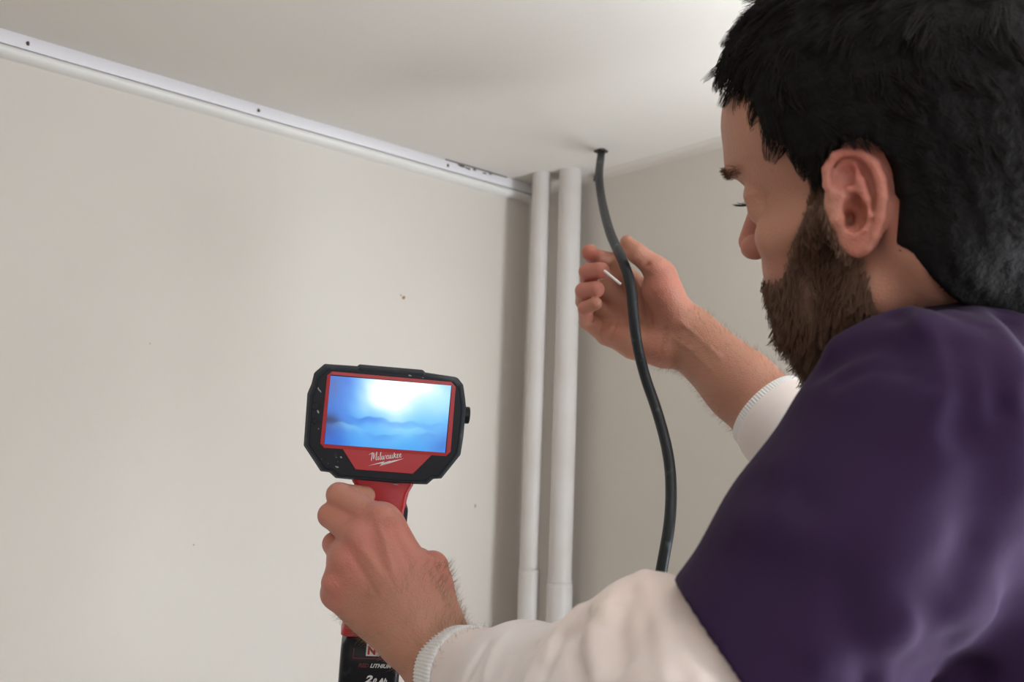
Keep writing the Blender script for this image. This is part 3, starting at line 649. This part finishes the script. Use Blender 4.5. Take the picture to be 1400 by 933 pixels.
foldp(sh, [(1130, 500), (1165, 478), (1205, 470), (1235, 482)], -0.006, 0.009)
foldp(sh, [(1150, 470), (1190, 440), (1240, 432), (1275, 450)], 0.006, 0.011)
foldp(sh, [(1285, 440), (1300, 480), (1312, 530), (1318, 590)], -0.0045, 0.008)
foldp(sh, [(1262, 445), (1282, 490), (1292, 540)], 0.004, 0.010)
foldp(sh, [(1335, 430), (1370, 465), (1399, 510)], 0.004, 0.010)
foldp(sh, [(1190, 932), (1225, 905), (1262, 885), (1300, 878)], -0.0055, 0.009)
foldp(sh, [(1210, 900), (1250, 862), (1300, 835), (1340, 830)], 0.007, 0.014)
foldp(sh, [(1240, 925), (1290, 915), (1330, 920)], -0.006, 0.008)
foldp(sh, [(1000, 640), (1040, 655), (1090, 690)], -0.003, 0.012)
foldp(sh, [(975, 690), (1030, 720), (1100, 735)], 0.003, 0.014)
foldp(sh, [(1340, 600), (1345, 680), (1330, 760), (1290, 830)], -0.005, 0.016)
for pts, a, w_ in (([(1150, 520), (1195, 500), (1240, 508)], -0.003, 0.006), ([(1225, 430), (1262, 470), (1275, 520)], -0.003, 0.006), ([(1345, 450), (1362, 500), (1366, 560)], -0.003, 0.007),
                   ([(1300, 430), (1345, 470), (1385, 540)], 0.003, 0.007), ([(1020, 600), (1060, 640), (1075, 700)], 0.002, 0.008), ([(1180, 900), (1160, 860), (1150, 800)], -0.002, 0.010),
                   ([(1270, 855), (1300, 810), (1320, 740)], -0.003, 0.010), ([(1376, 440), (1399, 470)], -0.003, 0.006), ([(1120, 900), (1180, 870), (1240, 850)], 0.0025, 0.008)):
    foldp(sh, pts, a, w_)
hA, hB, hC = P(905, 775, 0.485), P(1010, 933, 0.430), P(945, 868, 0.448)
he = (hB - hA) / np.linalg.norm(hB - hA); hn = ua - he * (ua @ he); HEMC, HEMN = (hA + hB) / 2, hn / np.linalg.norm(hn)
def hemcut(p):                                                                 # cut the sleeve below the hem only near the arm
    a = (p - HEMC.astype(f32)) @ HEMN.astype(f32); d, _ = seg_d(p, SL, LE + ua * 0.3); return np.minimum(-a, 99) * 1.0 if True else a
def cutfn(p):
    a = (p - HEMC.astype(f32)) @ HEMN.astype(f32); r = np.linalg.norm(p - HEMC.astype(f32), axis=1)
    return np.maximum(a, 0) * 1.0 - 0.0 + np.where(a < 0, a, 0) if False else np.minimum(a, 0.125 - r)
sh.ops.append(Op('cut', 0.002, lambda p: -cutfn(p), HEMC, 99))
sh.rc(SL + ua * 0.62, SL + ua * 1.3, 0.054, 0.059, k=0.003, kind='sub')
# neck opening
nk = NB + np.array([0.004, 0.0, 0.022]); nn_ = H(-0.03, 0, 0) - NB; nn_ /= np.linalg.norm(nn_)
NKC = P(1352, 376, 0.60)
sh.ops.append(Op('cut', 0.004, lambda p: -np.minimum((p - NKC.astype(f32)) @ nn_.astype(f32), 0.105 - np.linalg.norm(p - (NB + nn_ * 0.03).astype(f32), axis=1)), NKC, 99))
sh.rc(NB - [0, 0, .03], NB + nn_ * 0.12, 0.058, 0.067, k=0.004, kind='sub')
so, spts = sculpt('t_shirt', sh, (0.0, 0.33, 0.98), (0.66, 1.05, 1.86), 0.0021, M['shirt'], man, adapt=0.003)
so.location = INV

# ------------------------------------------------------------------ white long-sleeved undershirt
us = Field()
ax = LW - LE
us.chain([SL + ua * 0.45, LE + [0, 0, 0.0]], [0.048, 0.050], k=0.02)
us.chain([LE, LE + ax * 0.3, LE + ax * 0.62, LE + ax * 0.86], [0.050, 0.046, 0.040, 0.0325], k=0.02)
us.rc(P(892, 882, 0.53), P(815, 918, 0.58), 0.038, 0.030, k=0.02)
us.wave(lambda p: 0.0010 * smooth3(p, 60, 8))
UP_ = list(us.ops)
for pts, a, w_ in (([(728, 885), (708, 905), (690, 935)], -0.004, 0.0045), ([(750, 885), (735, 905), (722, 935)], 0.0035, 0.006),
                   ([(800, 842), (788, 862), (785, 895), (797, 932)], -0.0048, 0.0045), ([(828, 835), (812, 855), (812, 890), (820, 932)], 0.004, 0.007),
                   ([(840, 825), (815, 838), (768, 876), (745, 925)], -0.0040, 0.0045), ([(790, 835), (765, 862), (755, 900)], 0.003, 0.006),
                   ([(880, 785), (905, 850), (915, 932)], 0.0025, 0.006), ([(925, 870), (960, 900), (1000, 930)], -0.003, 0.006),
                   ([(905, 850), (935, 890), (960, 930)], 0.003, 0.007), ([(665, 885), (650, 905), (640, 930)], -0.002, 0.004),
                   ([(690, 872), (675, 895), (665, 925)], 0.002, 0.005), ([(860, 810), (845, 860), (850, 910)], -0.003, 0.007)):
    foldp(us, pts, a * 1.15, w_ * 0.85)
us.plane(LE + ax * 0.885, ax, k=0.001)
# right sleeve
us.chain([SR + ur * 0.3, RE], [0.048, 0.050], k=0.02)
us.chain([RE, RE + rf * 0.32], [0.055, 0.0475], k=0.02)
uo, upts = sculpt('undershirt', us, (-0.08, 0.36, 1.2), (0.66, 1.06, 1.72), 0.0020, M['undershirt'], man, adapt=0.002)
uo.location = INV
def cuff(c, d, r0, r1, L, nrib=84):                                          # ribbed knit band
    d = d / np.linalg.norm(d); n = np.cross(d, [0, 0, 1.0]); n /= np.linalg.norm(n); b = np.cross(d, n); rings = []
    S = nrib * 4
    for t, off in ((0, 0), (0.25, 0), (0.5, 0), (0.75, 0), (0.97, 0), (1, -0.0004), (1.0, -0.0018), (0.9, -0.0024), (0.2, -0.0024), (0.0, -0.0024)):
        rr = r0 + (r1 - r0) * t + off; ring = []
        for i in range(S):
            a = 2 * math.pi * i / S; r = rr + (0.0006 * math.cos(nrib * a) if off > -0.001 else 0)
            ring.append(c + d * (L * t) + r * (math.cos(a) * n + math.sin(a) * b) + np.array(INV))
        rings.append(ring)
    return loft('cuff', rings, M['cuff'], man, smooth=True, angle=180, loop=True)
cuff(LE + ax * 0.865, ax, 0.0340, 0.0322, 0.026)
cuff(RE + rf * 0.295, rf, 0.0455, 0.0415, 0.034)

# ------------------------------------------------------------------ trousers and shoes (below the frame)
tr = Field()
tr.ell((0.375, 0.685, 1.02), (0.125, 0.168, 0.13), TA, k=0.03)
for s in (1, -1):
    hip = np.array([0.375, 0.685, 0.95]) + LEFT * 0.085 * s; kn = np.array([0.36, 0.70, 0.52]) + LEFT * 0.10 * s; an = np.array([0.37, 0.69, 0.10]) + LEFT * 0.11 * s
    tr.chain([hip, kn, an], [0.092, 0.068, 0.058], k=0.03)
tr.plane((0, 0, 1.09), (0, 0, 1)); tr.plane((0, 0, 0.06), (0, 0, -1))
to, _ = sculpt('trousers', tr, (0.1, 0.4, 0.02), (0.65, 0.95, 1.14), 0.006, M['denim'], man); to.location = INV
for s in (1, -1):
    sf = Field(); c = np.array([0.37, 0.69, 0.0]) + LEFT * 0.11 * s
    sf.rc(c - FACE * 0.03 + [0, 0, 0.045], c + FACE * 0.15 + [0, 0, 0.032], 0.044, 0.040, k=0.02); sf.rc(c + [0, 0, 0.05], c + [0, 0, 0.10], 0.045, 0.042, k=0.03); sf.plane((0, 0, 0.002), (0, 0, -1))
    o, _ = sculpt('shoe', sf, c - 0.25, c + 0.25, 0.005, M['leather'], man); o.location = INV

# ------------------------------------------------------------------ inspection camera in his left hand
a_ = math.radians(5.2); yw = math.radians(9)
ex = math.cos(yw) * (math.cos(a_) * RT - math.sin(a_) * UP) + math.sin(yw) * FW; ey = math.sin(a_) * RT + math.cos(a_) * UP; ey -= ex * (ey @ ex); ey /= np.linalg.norm(ey); ez = np.cross(ex, ey)
O3 = P(531, 567, 0.79)
dev = empty('inspection_camera', matrix=Matrix(((ex[0], ey[0], ez[0], O3[0]), (ex[1], ey[1], ez[1], O3[1]), (ex[2], ey[2], ez[2], O3[2]), (0, 0, 0, 1))))
tag(dev, 'black and red handheld inspection camera with lit blue screen held in left hand', 'inspection camera')
mm = 0.001
OUT = [(-53.7, 35.0), (-27.3, 35.4), (-26.2, 37.0), (25.3, 36.9), (26.9, 35.0), (53.3, 33.2), (58.0, 28.1), (60.5, 17.7), (62.0, 10.0), (62.0, -13.8), (61.0, -28.6), (47.3, -48.8), (40.8, -49.6), (36.2, -54.4), (9.8, -55.4), (-36.8, -54.2), (-42.0, -50.0), (-48.9, -49.6), (-63.8, -30.2), (-64.6, 11.1), (-62.1, 18.9), (-60.8, 27.6)]
OUT = np.array(OUT)
def ring(poly, z, sx=1.0, sy=None, cy=-8.0):
    sy = sx if sy is None else sy
    return [(x * sx * mm, (cy + (y - cy) * sy) * mm, z * mm) for x, y in poly]
loft('rubber_housing', [ring(OUT, 0.0, 0.955, 0.95), ring(OUT, -1.0, 0.965, 0.96), ring(OUT, -6.5, 1.0), ring(OUT, -21, 1.0), ring(OUT, -29, 0.93), ring(OUT, -33, 0.80)], M['rubber'], dev, bevel=0.0007)
loft('face_plate', [ring(OUT, -0.5, 0.935, 0.925), ring(OUT, 0.3, 0.935, 0.925), ring(OUT, 0.5, 0.925, 0.915)], M['black'], dev)
def prism(name, poly, z0, z1, m, parent, bevel=0.0):
    return loft(name, [[(x * mm, y * mm, z0 * mm) for x, y in poly], [(x * mm, y * mm, z1 * mm) for x, y in poly]], m, parent, bevel=bevel)
# red bezel: ring with clipped corners and the badge panel below
bz_o = [(-50.3, 27.0), (-46.9, 30.4), (47.6, 29.9), (51.3, 26.2), (51.9, -25.8), (48.6, -29.6), (-47.6, -29.8), (-50.9, -26.6)]
bz_i = [(-47.6, 27.0), (-47.6, 27.9), (47.7, 27.2), (48.2, 26.6), (48.4, -26.9), (48.2, -26.9), (-47.6, -27.2), (-48.0, -26.9)]
vs, fs = [], []
for poly, z in ((bz_o, 0.3), (bz_o, 1.5), (bz_i, 1.7), (bz_i, 0.3)): vs += [(x * mm, y * mm, z * mm) for x, y in poly]
for k in range(4):
    for i in range(8): j = (i + 1) % 8; fs.append((k * 8 + i, k * 8 + j, ((k + 1) % 4) * 8 + j, ((k + 1) % 4) * 8 + i))
bz = pymesh('screen_bezel', vs, fs, M['red'], dev)
bd_ = prism('badge_panel', [(-34.0, -28.8), (37.5, -29.2), (23.4, -45.6), (-21.8, -45.2)], 0.2, 1.25, M['red'], dev, bevel=0.0003)
# screen
NX, NY = 128, 72
gx, gy = np.meshgrid(np.linspace(-1, 1, NX + 1), np.linspace(-1, 1, NY + 1))
vs = [(x * 47.7 * mm, y * 27.0 * mm, 0.75 * mm) for x, y in zip(gx.ravel(), gy.ravel())]
fs = [(j * (NX + 1) + i, j * (NX + 1) + i + 1, (j + 1) * (NX + 1) + i + 1, (j + 1) * (NX + 1) + i) for j in range(NY) for i in range(NX)]
SX, SY = gx.ravel(), gy.ravel()
P3 = np.stack([SX, SY * 0.56, 0 * SX], 1)
wx = SX + 0.08 * smooth3(P3, 5, 31) + 0.03 * smooth3(P3, 14, 32); wy = SY + 0.14 * smooth3(P3, 5, 33) + 0.06 * smooth3(P3, 14, 34)
def ga(x, y, sx, sy): return np.exp(-(((wx - x) / sx) ** 2 + ((wy - y) / sy) ** 2))
base = np.array([0.11, 0.50, 0.95])[None, :] * np.ones((len(SX), 1))
def over(c, m): 
    global base
    m = np.clip(m, 0, 1)[:, None]; base = base * (1 - m) + np.array(c)[None, :] * m
over((0.07, 0.28, 0.80), 1.0 * sstep(-wx, 0.35, 0.85)); over((0.10, 0.17, 0.50), 0.9 * ga(-1.0, -0.5, 0.26, 0.35)); over((0.05, 0.06, 0.18), 0.95 * ga(-0.98, -0.28, 0.22, 0.13)); over((0.20, 0.22, 0.40), 0.5 * ga(-1.0, 0.6, 0.12, 0.5))
over((0.06, 0.26, 0.75), 0.95 * ga(1.0, -0.72, 0.30, 0.42)); over((0.20, 0.60, 1.0), 0.8 * ga(0.15, -0.60, 0.55, 0.30)); over((0.16, 0.50, 0.98), 0.7 * ga(-0.35, -0.75, 0.30, 0.25))
over((0.30, 0.72, 1.0), 0.95 * ga(0.25, 0.15, 0.75, 0.75)); over((0.60, 0.92, 1.0), 0.8 * ga(0.75, 0.55, 0.45, 0.45))
over((1.3, 1.35, 1.4), 1.5 * ga(0.02, 0.62, 0.36, 0.52)); over((1.3, 1.35, 1.4), 1.1 * ga(0.30, 0.98, 0.50, 0.32))
for k_i, (cx_, cy_, ax_, am_, c_) in enumerate(((-0.35, -0.16, 0.35, 0.9, (0.07, 0.32, 0.85)), (0.25, -0.22, 0.40, 0.55, (0.12, 0.45, 0.92)), (0.75, -0.18, 0.22, 0.5, (0.14, 0.48, 0.92)), (-0.05, -0.62, 0.25, 0.6, (0.10, 0.40, 0.88)), (0.70, -0.52, 0.22, 0.6, (0.10, 0.38, 0.88)), (-0.62, -0.42, 0.22, 0.6, (0.35, 0.72, 1.0)), (0.35, -0.38, 0.30, 0.55, (0.42, 0.82, 1.0)))):
    yy_ = SY - cy_ + 0.10 * (SX - cx_) + 0.05 * np.sin(SX * 9 + k_i) + 0.02 * np.sin(SX * 23 + 2 * k_i)
    over(c_, am_ * np.exp(-((SX - cx_) / ax_) ** 2) * np.where(yy_ < 0, np.exp(-(yy_ / 0.16) ** 2), np.exp(-(yy_ / 0.035) ** 2)))
base = np.where(base < 1, np.clip(base, 0, 1) ** 1.4, base)
scr = pymesh('screen', vs, fs, None, dev); ca = scr.data.color_attributes.new('picture', 'FLOAT_COLOR', 'POINT')
ca.data.foreach_set('color', np.c_[base, np.ones(len(base))].astype(f32).ravel())
sm_ = bpy.data.materials.new('lit_screen'); sm_.use_nodes = True; nt = sm_.node_tree; b = nt.nodes['Principled BSDF']; b.inputs['Base Color'].default_value = (0.01, 0.01, 0.01, 1); b.inputs['Roughness'].default_value = 0.15
an_ = nt.nodes.new('ShaderNodeAttribute'); an_.attribute_name = 'picture'; nt.links.new(an_.outputs['Color'], b.inputs['Emission Color']); b.inputs['Emission Strength'].default_value = 0.64
scr.data.materials.clear(); scr.data.materials.append(sm_)
prism('screen_margin', [(-48.2, 27.8), (48.4, 27.8), (48.5, -27.2), (-48.2, -27.2)], 0.35, 0.65, M['black'], dev)
# lettering
def text(name, s, size, x, y, z, m, parent, rot=0.0, shear=0.0, sx=1.0, bold=0.0, up=None):
    cu = bpy.data.curves.new(name, 'FONT'); cu.body = s; cu.size = size * mm; cu.shear = shear; cu.offset = bold * mm; cu.extrude = 0.08 * mm; cu.resolution_u = 4
    to_ = bpy.data.objects.new(name, cu); COL.objects.link(to_); dg = bpy.context.evaluated_depsgraph_get(); me_ = bpy.data.meshes.new_from_object(to_.evaluated_get(dg)); bpy.data.objects.remove(to_)
    o = link(name, me_, m, parent); o.matrix_basis = Matrix.Translation((x * mm, y * mm, z * mm)) @ Matrix.Rotation(rot, 4, 'Z') @ Matrix.Diagonal((sx, 1, 1, 1)); return o
# the script word on the badge, drawn as pen strokes (units: x-height = 1)
STK = [  # M 
    [(-0.55, 1.75), (-0.1, 1.95), (0.35, 2.15)], [(0.35, 2.15), (0.25, 1.2), (0.05, 0.0)], [(0.35, 2.15), (0.75, 1.9), (0.72, 0.9), (0.70, 0.35)], [(0.70, 0.35), (1.2, 1.5), (1.62, 2.25)], [(1.62, 2.25), (1.5, 1.2), (1.38, 0.25), (1.55, 0.0), (1.8, 0.25)],
    # i l w
    [(2.05, 1.0), (1.95, 0.3), (2.1, 0.0), (2.3, 0.25)], [(2.15, 1.42), (2.18, 1.5)], [(2.75, 2.1), (2.6, 1.0), (2.52, 0.25), (2.68, 0.0), (2.9, 0.25)],
    [(3.1, 1.0), (3.0, 0.3), (3.15, 0.0), (3.4, 0.2), (3.55, 1.0)], [(3.55, 1.0), (3.5, 0.3), (3.65, 0.0), (3.9, 0.3), (4.0, 1.0), (4.25, 0.9)],
    # a u k e e
    [(5.0, 0.85), (4.7, 1.0), (4.42, 0.6), (4.42, 0.15), (4.65, 0.0), (4.95, 0.35), (5.05, 1.0)], [(5.05, 1.0), (4.98, 0.3), (5.12, 0.0), (5.35, 0.25)],
    [(5.5, 1.0), (5.42, 0.3), (5.6, 0.0), (5.85, 0.25), (6.0, 1.0)], [(6.0, 1.0), (5.95, 0.3), (6.08, 0.0), (6.3, 0.25)],
    [(6.65, 2.0), (6.5, 1.0), (6.4, 0.0)], [(7.05, 1.1), (6.75, 0.85), (6.5, 0.6)], [(6.6, 0.65), (6.85, 0.3), (7.05, 0.0), (7.25, 0.2)],
    [(7.35, 0.5), (7.75, 0.75), (7.7, 1.0), (7.45, 0.95), (7.35, 0.4), (7.55, 0.0), (7.95, 0.3)], [(8.1, 0.5), (8.5, 0.75), (8.45, 1.0), (8.2, 0.95), (8.1, 0.4), (8.3, 0.0), (8.75, 0.35)]]
LG, X0, Y0 = 2.85, -10.3, -37.4; ca_, sa_ = math.cos(math.radians(10.5)), math.sin(math.radians(10.5))
lv, lfc = [], []
for s_ in STK:
    q = np.array(s_) * [LG * 0.98, LG]; q[:, 0] += q[:, 1] * 0.10
    q = spline(np.c_[q, np.zeros(len(q))], 6)[:, :2] if len(q) > 2 else q
    q = np.c_[X0 + q[:, 0] * ca_ - q[:, 1] * sa_, Y0 + q[:, 0] * sa_ + q[:, 1] * ca_]
    tg = np.gradient(q, axis=0); tg /= np.linalg.norm(tg, axis=1)[:, None]; n2 = np.c_[-tg[:, 1], tg[:, 0]] * 0.20 + np.array([0.10, 0.0])
    b0 = len(lv)
    for k in range(len(q)): lv += [((q[k] + n2[k])[0] * mm, (q[k] + n2[k])[1] * mm, 1.33 * mm), ((q[k] - n2[k])[0] * mm, (q[k] - n2[k])[1] * mm, 1.33 * mm)]
    for k in range(len(q) - 1): lfc.append((b0 + 2 * k, b0 + 2 * k + 1, b0 + 2 * k + 3, b0 + 2 * k + 2))
bolt = [(-1.1, -1.3), (3.0, -0.55), (3.35, -1.05), (9.0, 0.15 - 0.25), (4.6, -0.25 - 0.35), (4.2, -0.05 - 0.05), (-1.1, -1.15)]
bolt = [(-1.3, -1.75), (3.3, -0.72), (2.5, -1.55), (6.1, -0.78), (6.0, -1.12), (9.2, -0.45), (5.15, -0.62 + 0.22), (5.4, -0.20), (1.75, -1.0), (2.3, -0.35 - 0.2), (-1.3, -1.6)]
bolt = [(-1.3, -1.60), (3.1, -0.75), (2.35, -1.45), (6.0, -0.62), (5.9, -0.98), (9.2, -0.35), (5.0, -0.22), (5.2, -0.02 - 0.2), (1.6, -0.98), (2.2, -0.42)]
# lightning underline: three slim quads joined in a zigzag
def quad(pts):
    b0 = len(lv)
    for x, y in pts: xx, yy = x * LG, y * LG; lv.append(((X0 + xx * ca_ - yy * sa_) * mm, (Y0 + xx * sa_ + yy * ca_) * mm, 1.34 * mm))
    lfc.append(tuple(range(b0, b0 + len(pts))))
quad([(-1.0, -1.30), (3.7, -0.58), (2.9, -1.02)]); quad([(2.2, -1.72), (3.7, -0.58), (2.9, -1.02)]); quad([(2.2, -1.72), (5.6, -1.0), (2.9, -1.02)]); quad([(2.9, -1.02), (5.6, -1.0), (5.3, -0.62)])
quad([(2.2, -1.72), (2.9, -1.30), (5.9, -0.65), (5.2, -1.25)]); quad([(5.2, -1.25), (5.9, -0.65), (9.1, -0.42)])
bm = bmesh.new(); me_ = bpy.data.meshes.new('badge_lettering'); me_.from_pydata(lv, [], lfc); link('badge_lettering', me_, M['white'], bd_)
# buttons, scuffs, side knob
for x, y, r in ((-57.2, 2.0, 3.2), (-56.6, -9.5, 2.2)):
    cyl('button', (x * mm, y * mm, 0.3 * mm), (x * mm, y * mm, 1.5 * mm), r * mm, M['black'], dev, seg=20, bevel=0.0004)
for k, (px, py, sx_, sy_) in enumerate(((439, 533, 2.2, 5.5), (437, 562, 2.6, 4.4), (437.5, 585, 1.4, 1.5), (467.5, 624, 2.6, 2.4), (462, 637, 3.6, 2.0), (461, 624, .9, .9), (441.5, 626, .8, .8), (450, 632, .6, .6), (463, 630, .7, .7), (560, 514, 4, 1.6), (578, 517, 2.2, .8), (541, 663, 6.0, 0.8))):
    dx, dy = px - 531, 567 - py; x = (dx * math.cos(a_) - dy * math.sin(a_)) / 1.716; y = (dx * math.sin(a_) + dy * math.cos(a_)) / 1.716
    ang = 0.5 if k == 0 else 0.1
    rg = np.random.default_rng(k); poly = [(x + sx_ * .42 * rg.uniform(.5, 1) * math.cos(t + .4) - ang * sy_ * .42 * math.sin(t), y + sy_ * .42 * rg.uniform(.6, 1) * math.sin(t)) for t in np.linspace(0, 2 * math.pi, 12, endpoint=False)]
    prism('dust_mark', poly, 0.45 if y < 33 and y > -50 else -1.2, 0.62 if y < 33 and y > -50 else -0.2, M['dust'], dev)
cyl('side_knob', (60 * mm, 3 * mm, -16 * mm), (66.5 * mm, 3 * mm, -16 * mm), 7.0 * mm, M['black'], dev, seg=24, bevel=0.001)
# handle: red neck, grip with rubber strip, battery
def rrect(w_, d_, cx, cz, y, r=0.35, n=6):
    out = []
    for qx, qz, t0 in ((1, 1, 0), (-1, 1, 90), (-1, -1, 180), (1, -1, 270)):
        rr = min(w_, d_) * r
        for t in np.linspace(t0, t0 + 90, n): out.append(((cx + qx * (w_ - rr) + rr * math.cos(math.radians(t))) * mm, y * mm, (cz + qz * (d_ - rr) + rr * math.sin(math.radians(t))) * mm))
    return out
loft('red_neck', [rrect(25, 13, 0.5, -18, -48), rrect(24.5, 13, 1.0, -18, -56), rrect(21, 13, 1.5, -18, -62), rrect(18.3, 13.5, 3.0, -18, -68), rrect(17, 14, 3.6, -18, -78), rrect(17, 14, 3, -18, -120), rrect(19, 15, 2, -18, -160), rrect(22, 17, 0.5, -18, -178)], M['red'], dev, smooth=True, angle=50)
loft('rubber_grip', [rrect(2.2, 11, 20.3, -18, -74.5), rrect(2.4, 12, 20.5, -18, -77), rrect(2.4, 12, 20.2, -18, -135), rrect(2.0, 10, 19.0, -18, -140)], M['rubber'], dev, smooth=True, angle=50)
bt = loft('battery', [rrect(20, 19, 3.2, -17, -179, .3), rrect(23, 22, 3.2, -17, -184, .3), rrect(23.7, 23, 3.5, -17, -198, .3), rrect(23.7, 23, 3.8, -17, -222, .3), rrect(22, 22, 3.8, -17, -232, .3)], M['black'], dev, smooth=True, angle=40)
FZ = 6.15
text('battery_lettering', 'LITHIUM', 4.3, 3.2, -199.5, FZ, M['white'], bt, shear=0.35, bold=0.14)
text('battery_lettering', 'RED', 4.3, -6.2, -199.5, FZ, M['darkred'], bt, shear=0.35, bold=0.14)
text('battery_lettering', '2', 8.4, -0.2, -211.8, FZ, M['white'], bt, shear=0.35, bold=0.35, sx=1.2)
text('battery_lettering', '.0', 5.0, 5.3, -211.5, FZ, M['white'], bt, shear=0.3, bold=0.22)
text('battery_lettering', 'Ah', 5.4, 11.0, -211.5, FZ, M['white'], bt, shear=0.3, bold=0.22)
for x0, x1, y0, y1 in ((-10.8, -10.0, -192, -185), (-10.8, 20, -193, -192)):
    prism('battery_outline', [(x0, y0), (x1, y0), (x1, y1), (x0, y1)], FZ - .1, FZ + .1, M['darkred'], bt)
prism('battery_tile', [(-0.8, -190.5), (10, -190.5), (10, -180), (-0.8, -180)], FZ - .1, FZ + .05, M['white'], bt)
text('battery_lettering', 'N', 8.5, 0.2, -189.0, FZ + .08, M['red'], bt, bold=0.4)

# ------------------------------------------------------------------ black cable through the ceiling hole
HX = on_ceil(822, 206)
cpts = [HX + [0, 0, 0.02], HX + [0, 0, -0.003], P(819, 240, 1.31), P(823, 275, 1.235), P(834, 318, 1.115), P(851, 356, 1.025), P(862, 390, 0.995), P(866, 430, 0.985), P(871, 470, 0.985), P(882, 515, 0.985), P(898, 562, 0.975), P(911, 610, 0.955), P(917, 655, 0.94), P(916, 708, 0.915), P(908, 760, 0.90), P(893, 830, 0.89), P(860, 920, 0.90), P(790, 1010, 0.92), P(690, 1050, 0.92), P(590, 1040, 0.90)]
end = O3 + ex * 0.002 + ey * -0.150 + ez * -0.034
cpts += [P(530, 960, 0.89), P(512, 880, 0.875), end + FW * 0.02, end - FW * 0.003]
cb = tube('cable', spline(cpts, 14), 0.0054, M['cable'], seg=18)
tag(cb, 'thick black cable hanging from the ceiling hole past the right hand', 'cable')
cl_ = bpy.data.objects['ceiling']
rgp = [[HX + [R_ * math.cos(t) * k_[0], R_ * math.sin(t) * k_[0], k_[1]] for t in np.linspace(0, 2 * math.pi, 20, endpoint=False) for R_ in (0.0095 * (1 + .15 * math.sin(3 * t)),)] for k_ in ((1.0, 0.004), (1.0, -0.0012), (0.75, -0.0018), (0.55, 0.004))]
loft('hole_rim', rgp, M['stain_gap'], cl_, smooth=True)
# thin white stick between his fingers
st_ = cyl('cable_tie', P(826, 370, 1.004), P(849, 389, 0.996), 0.0013, M['stick'], seg=12)
tag(st_, 'thin white plastic stick held between the fingertips of the right hand', 'cable tie')
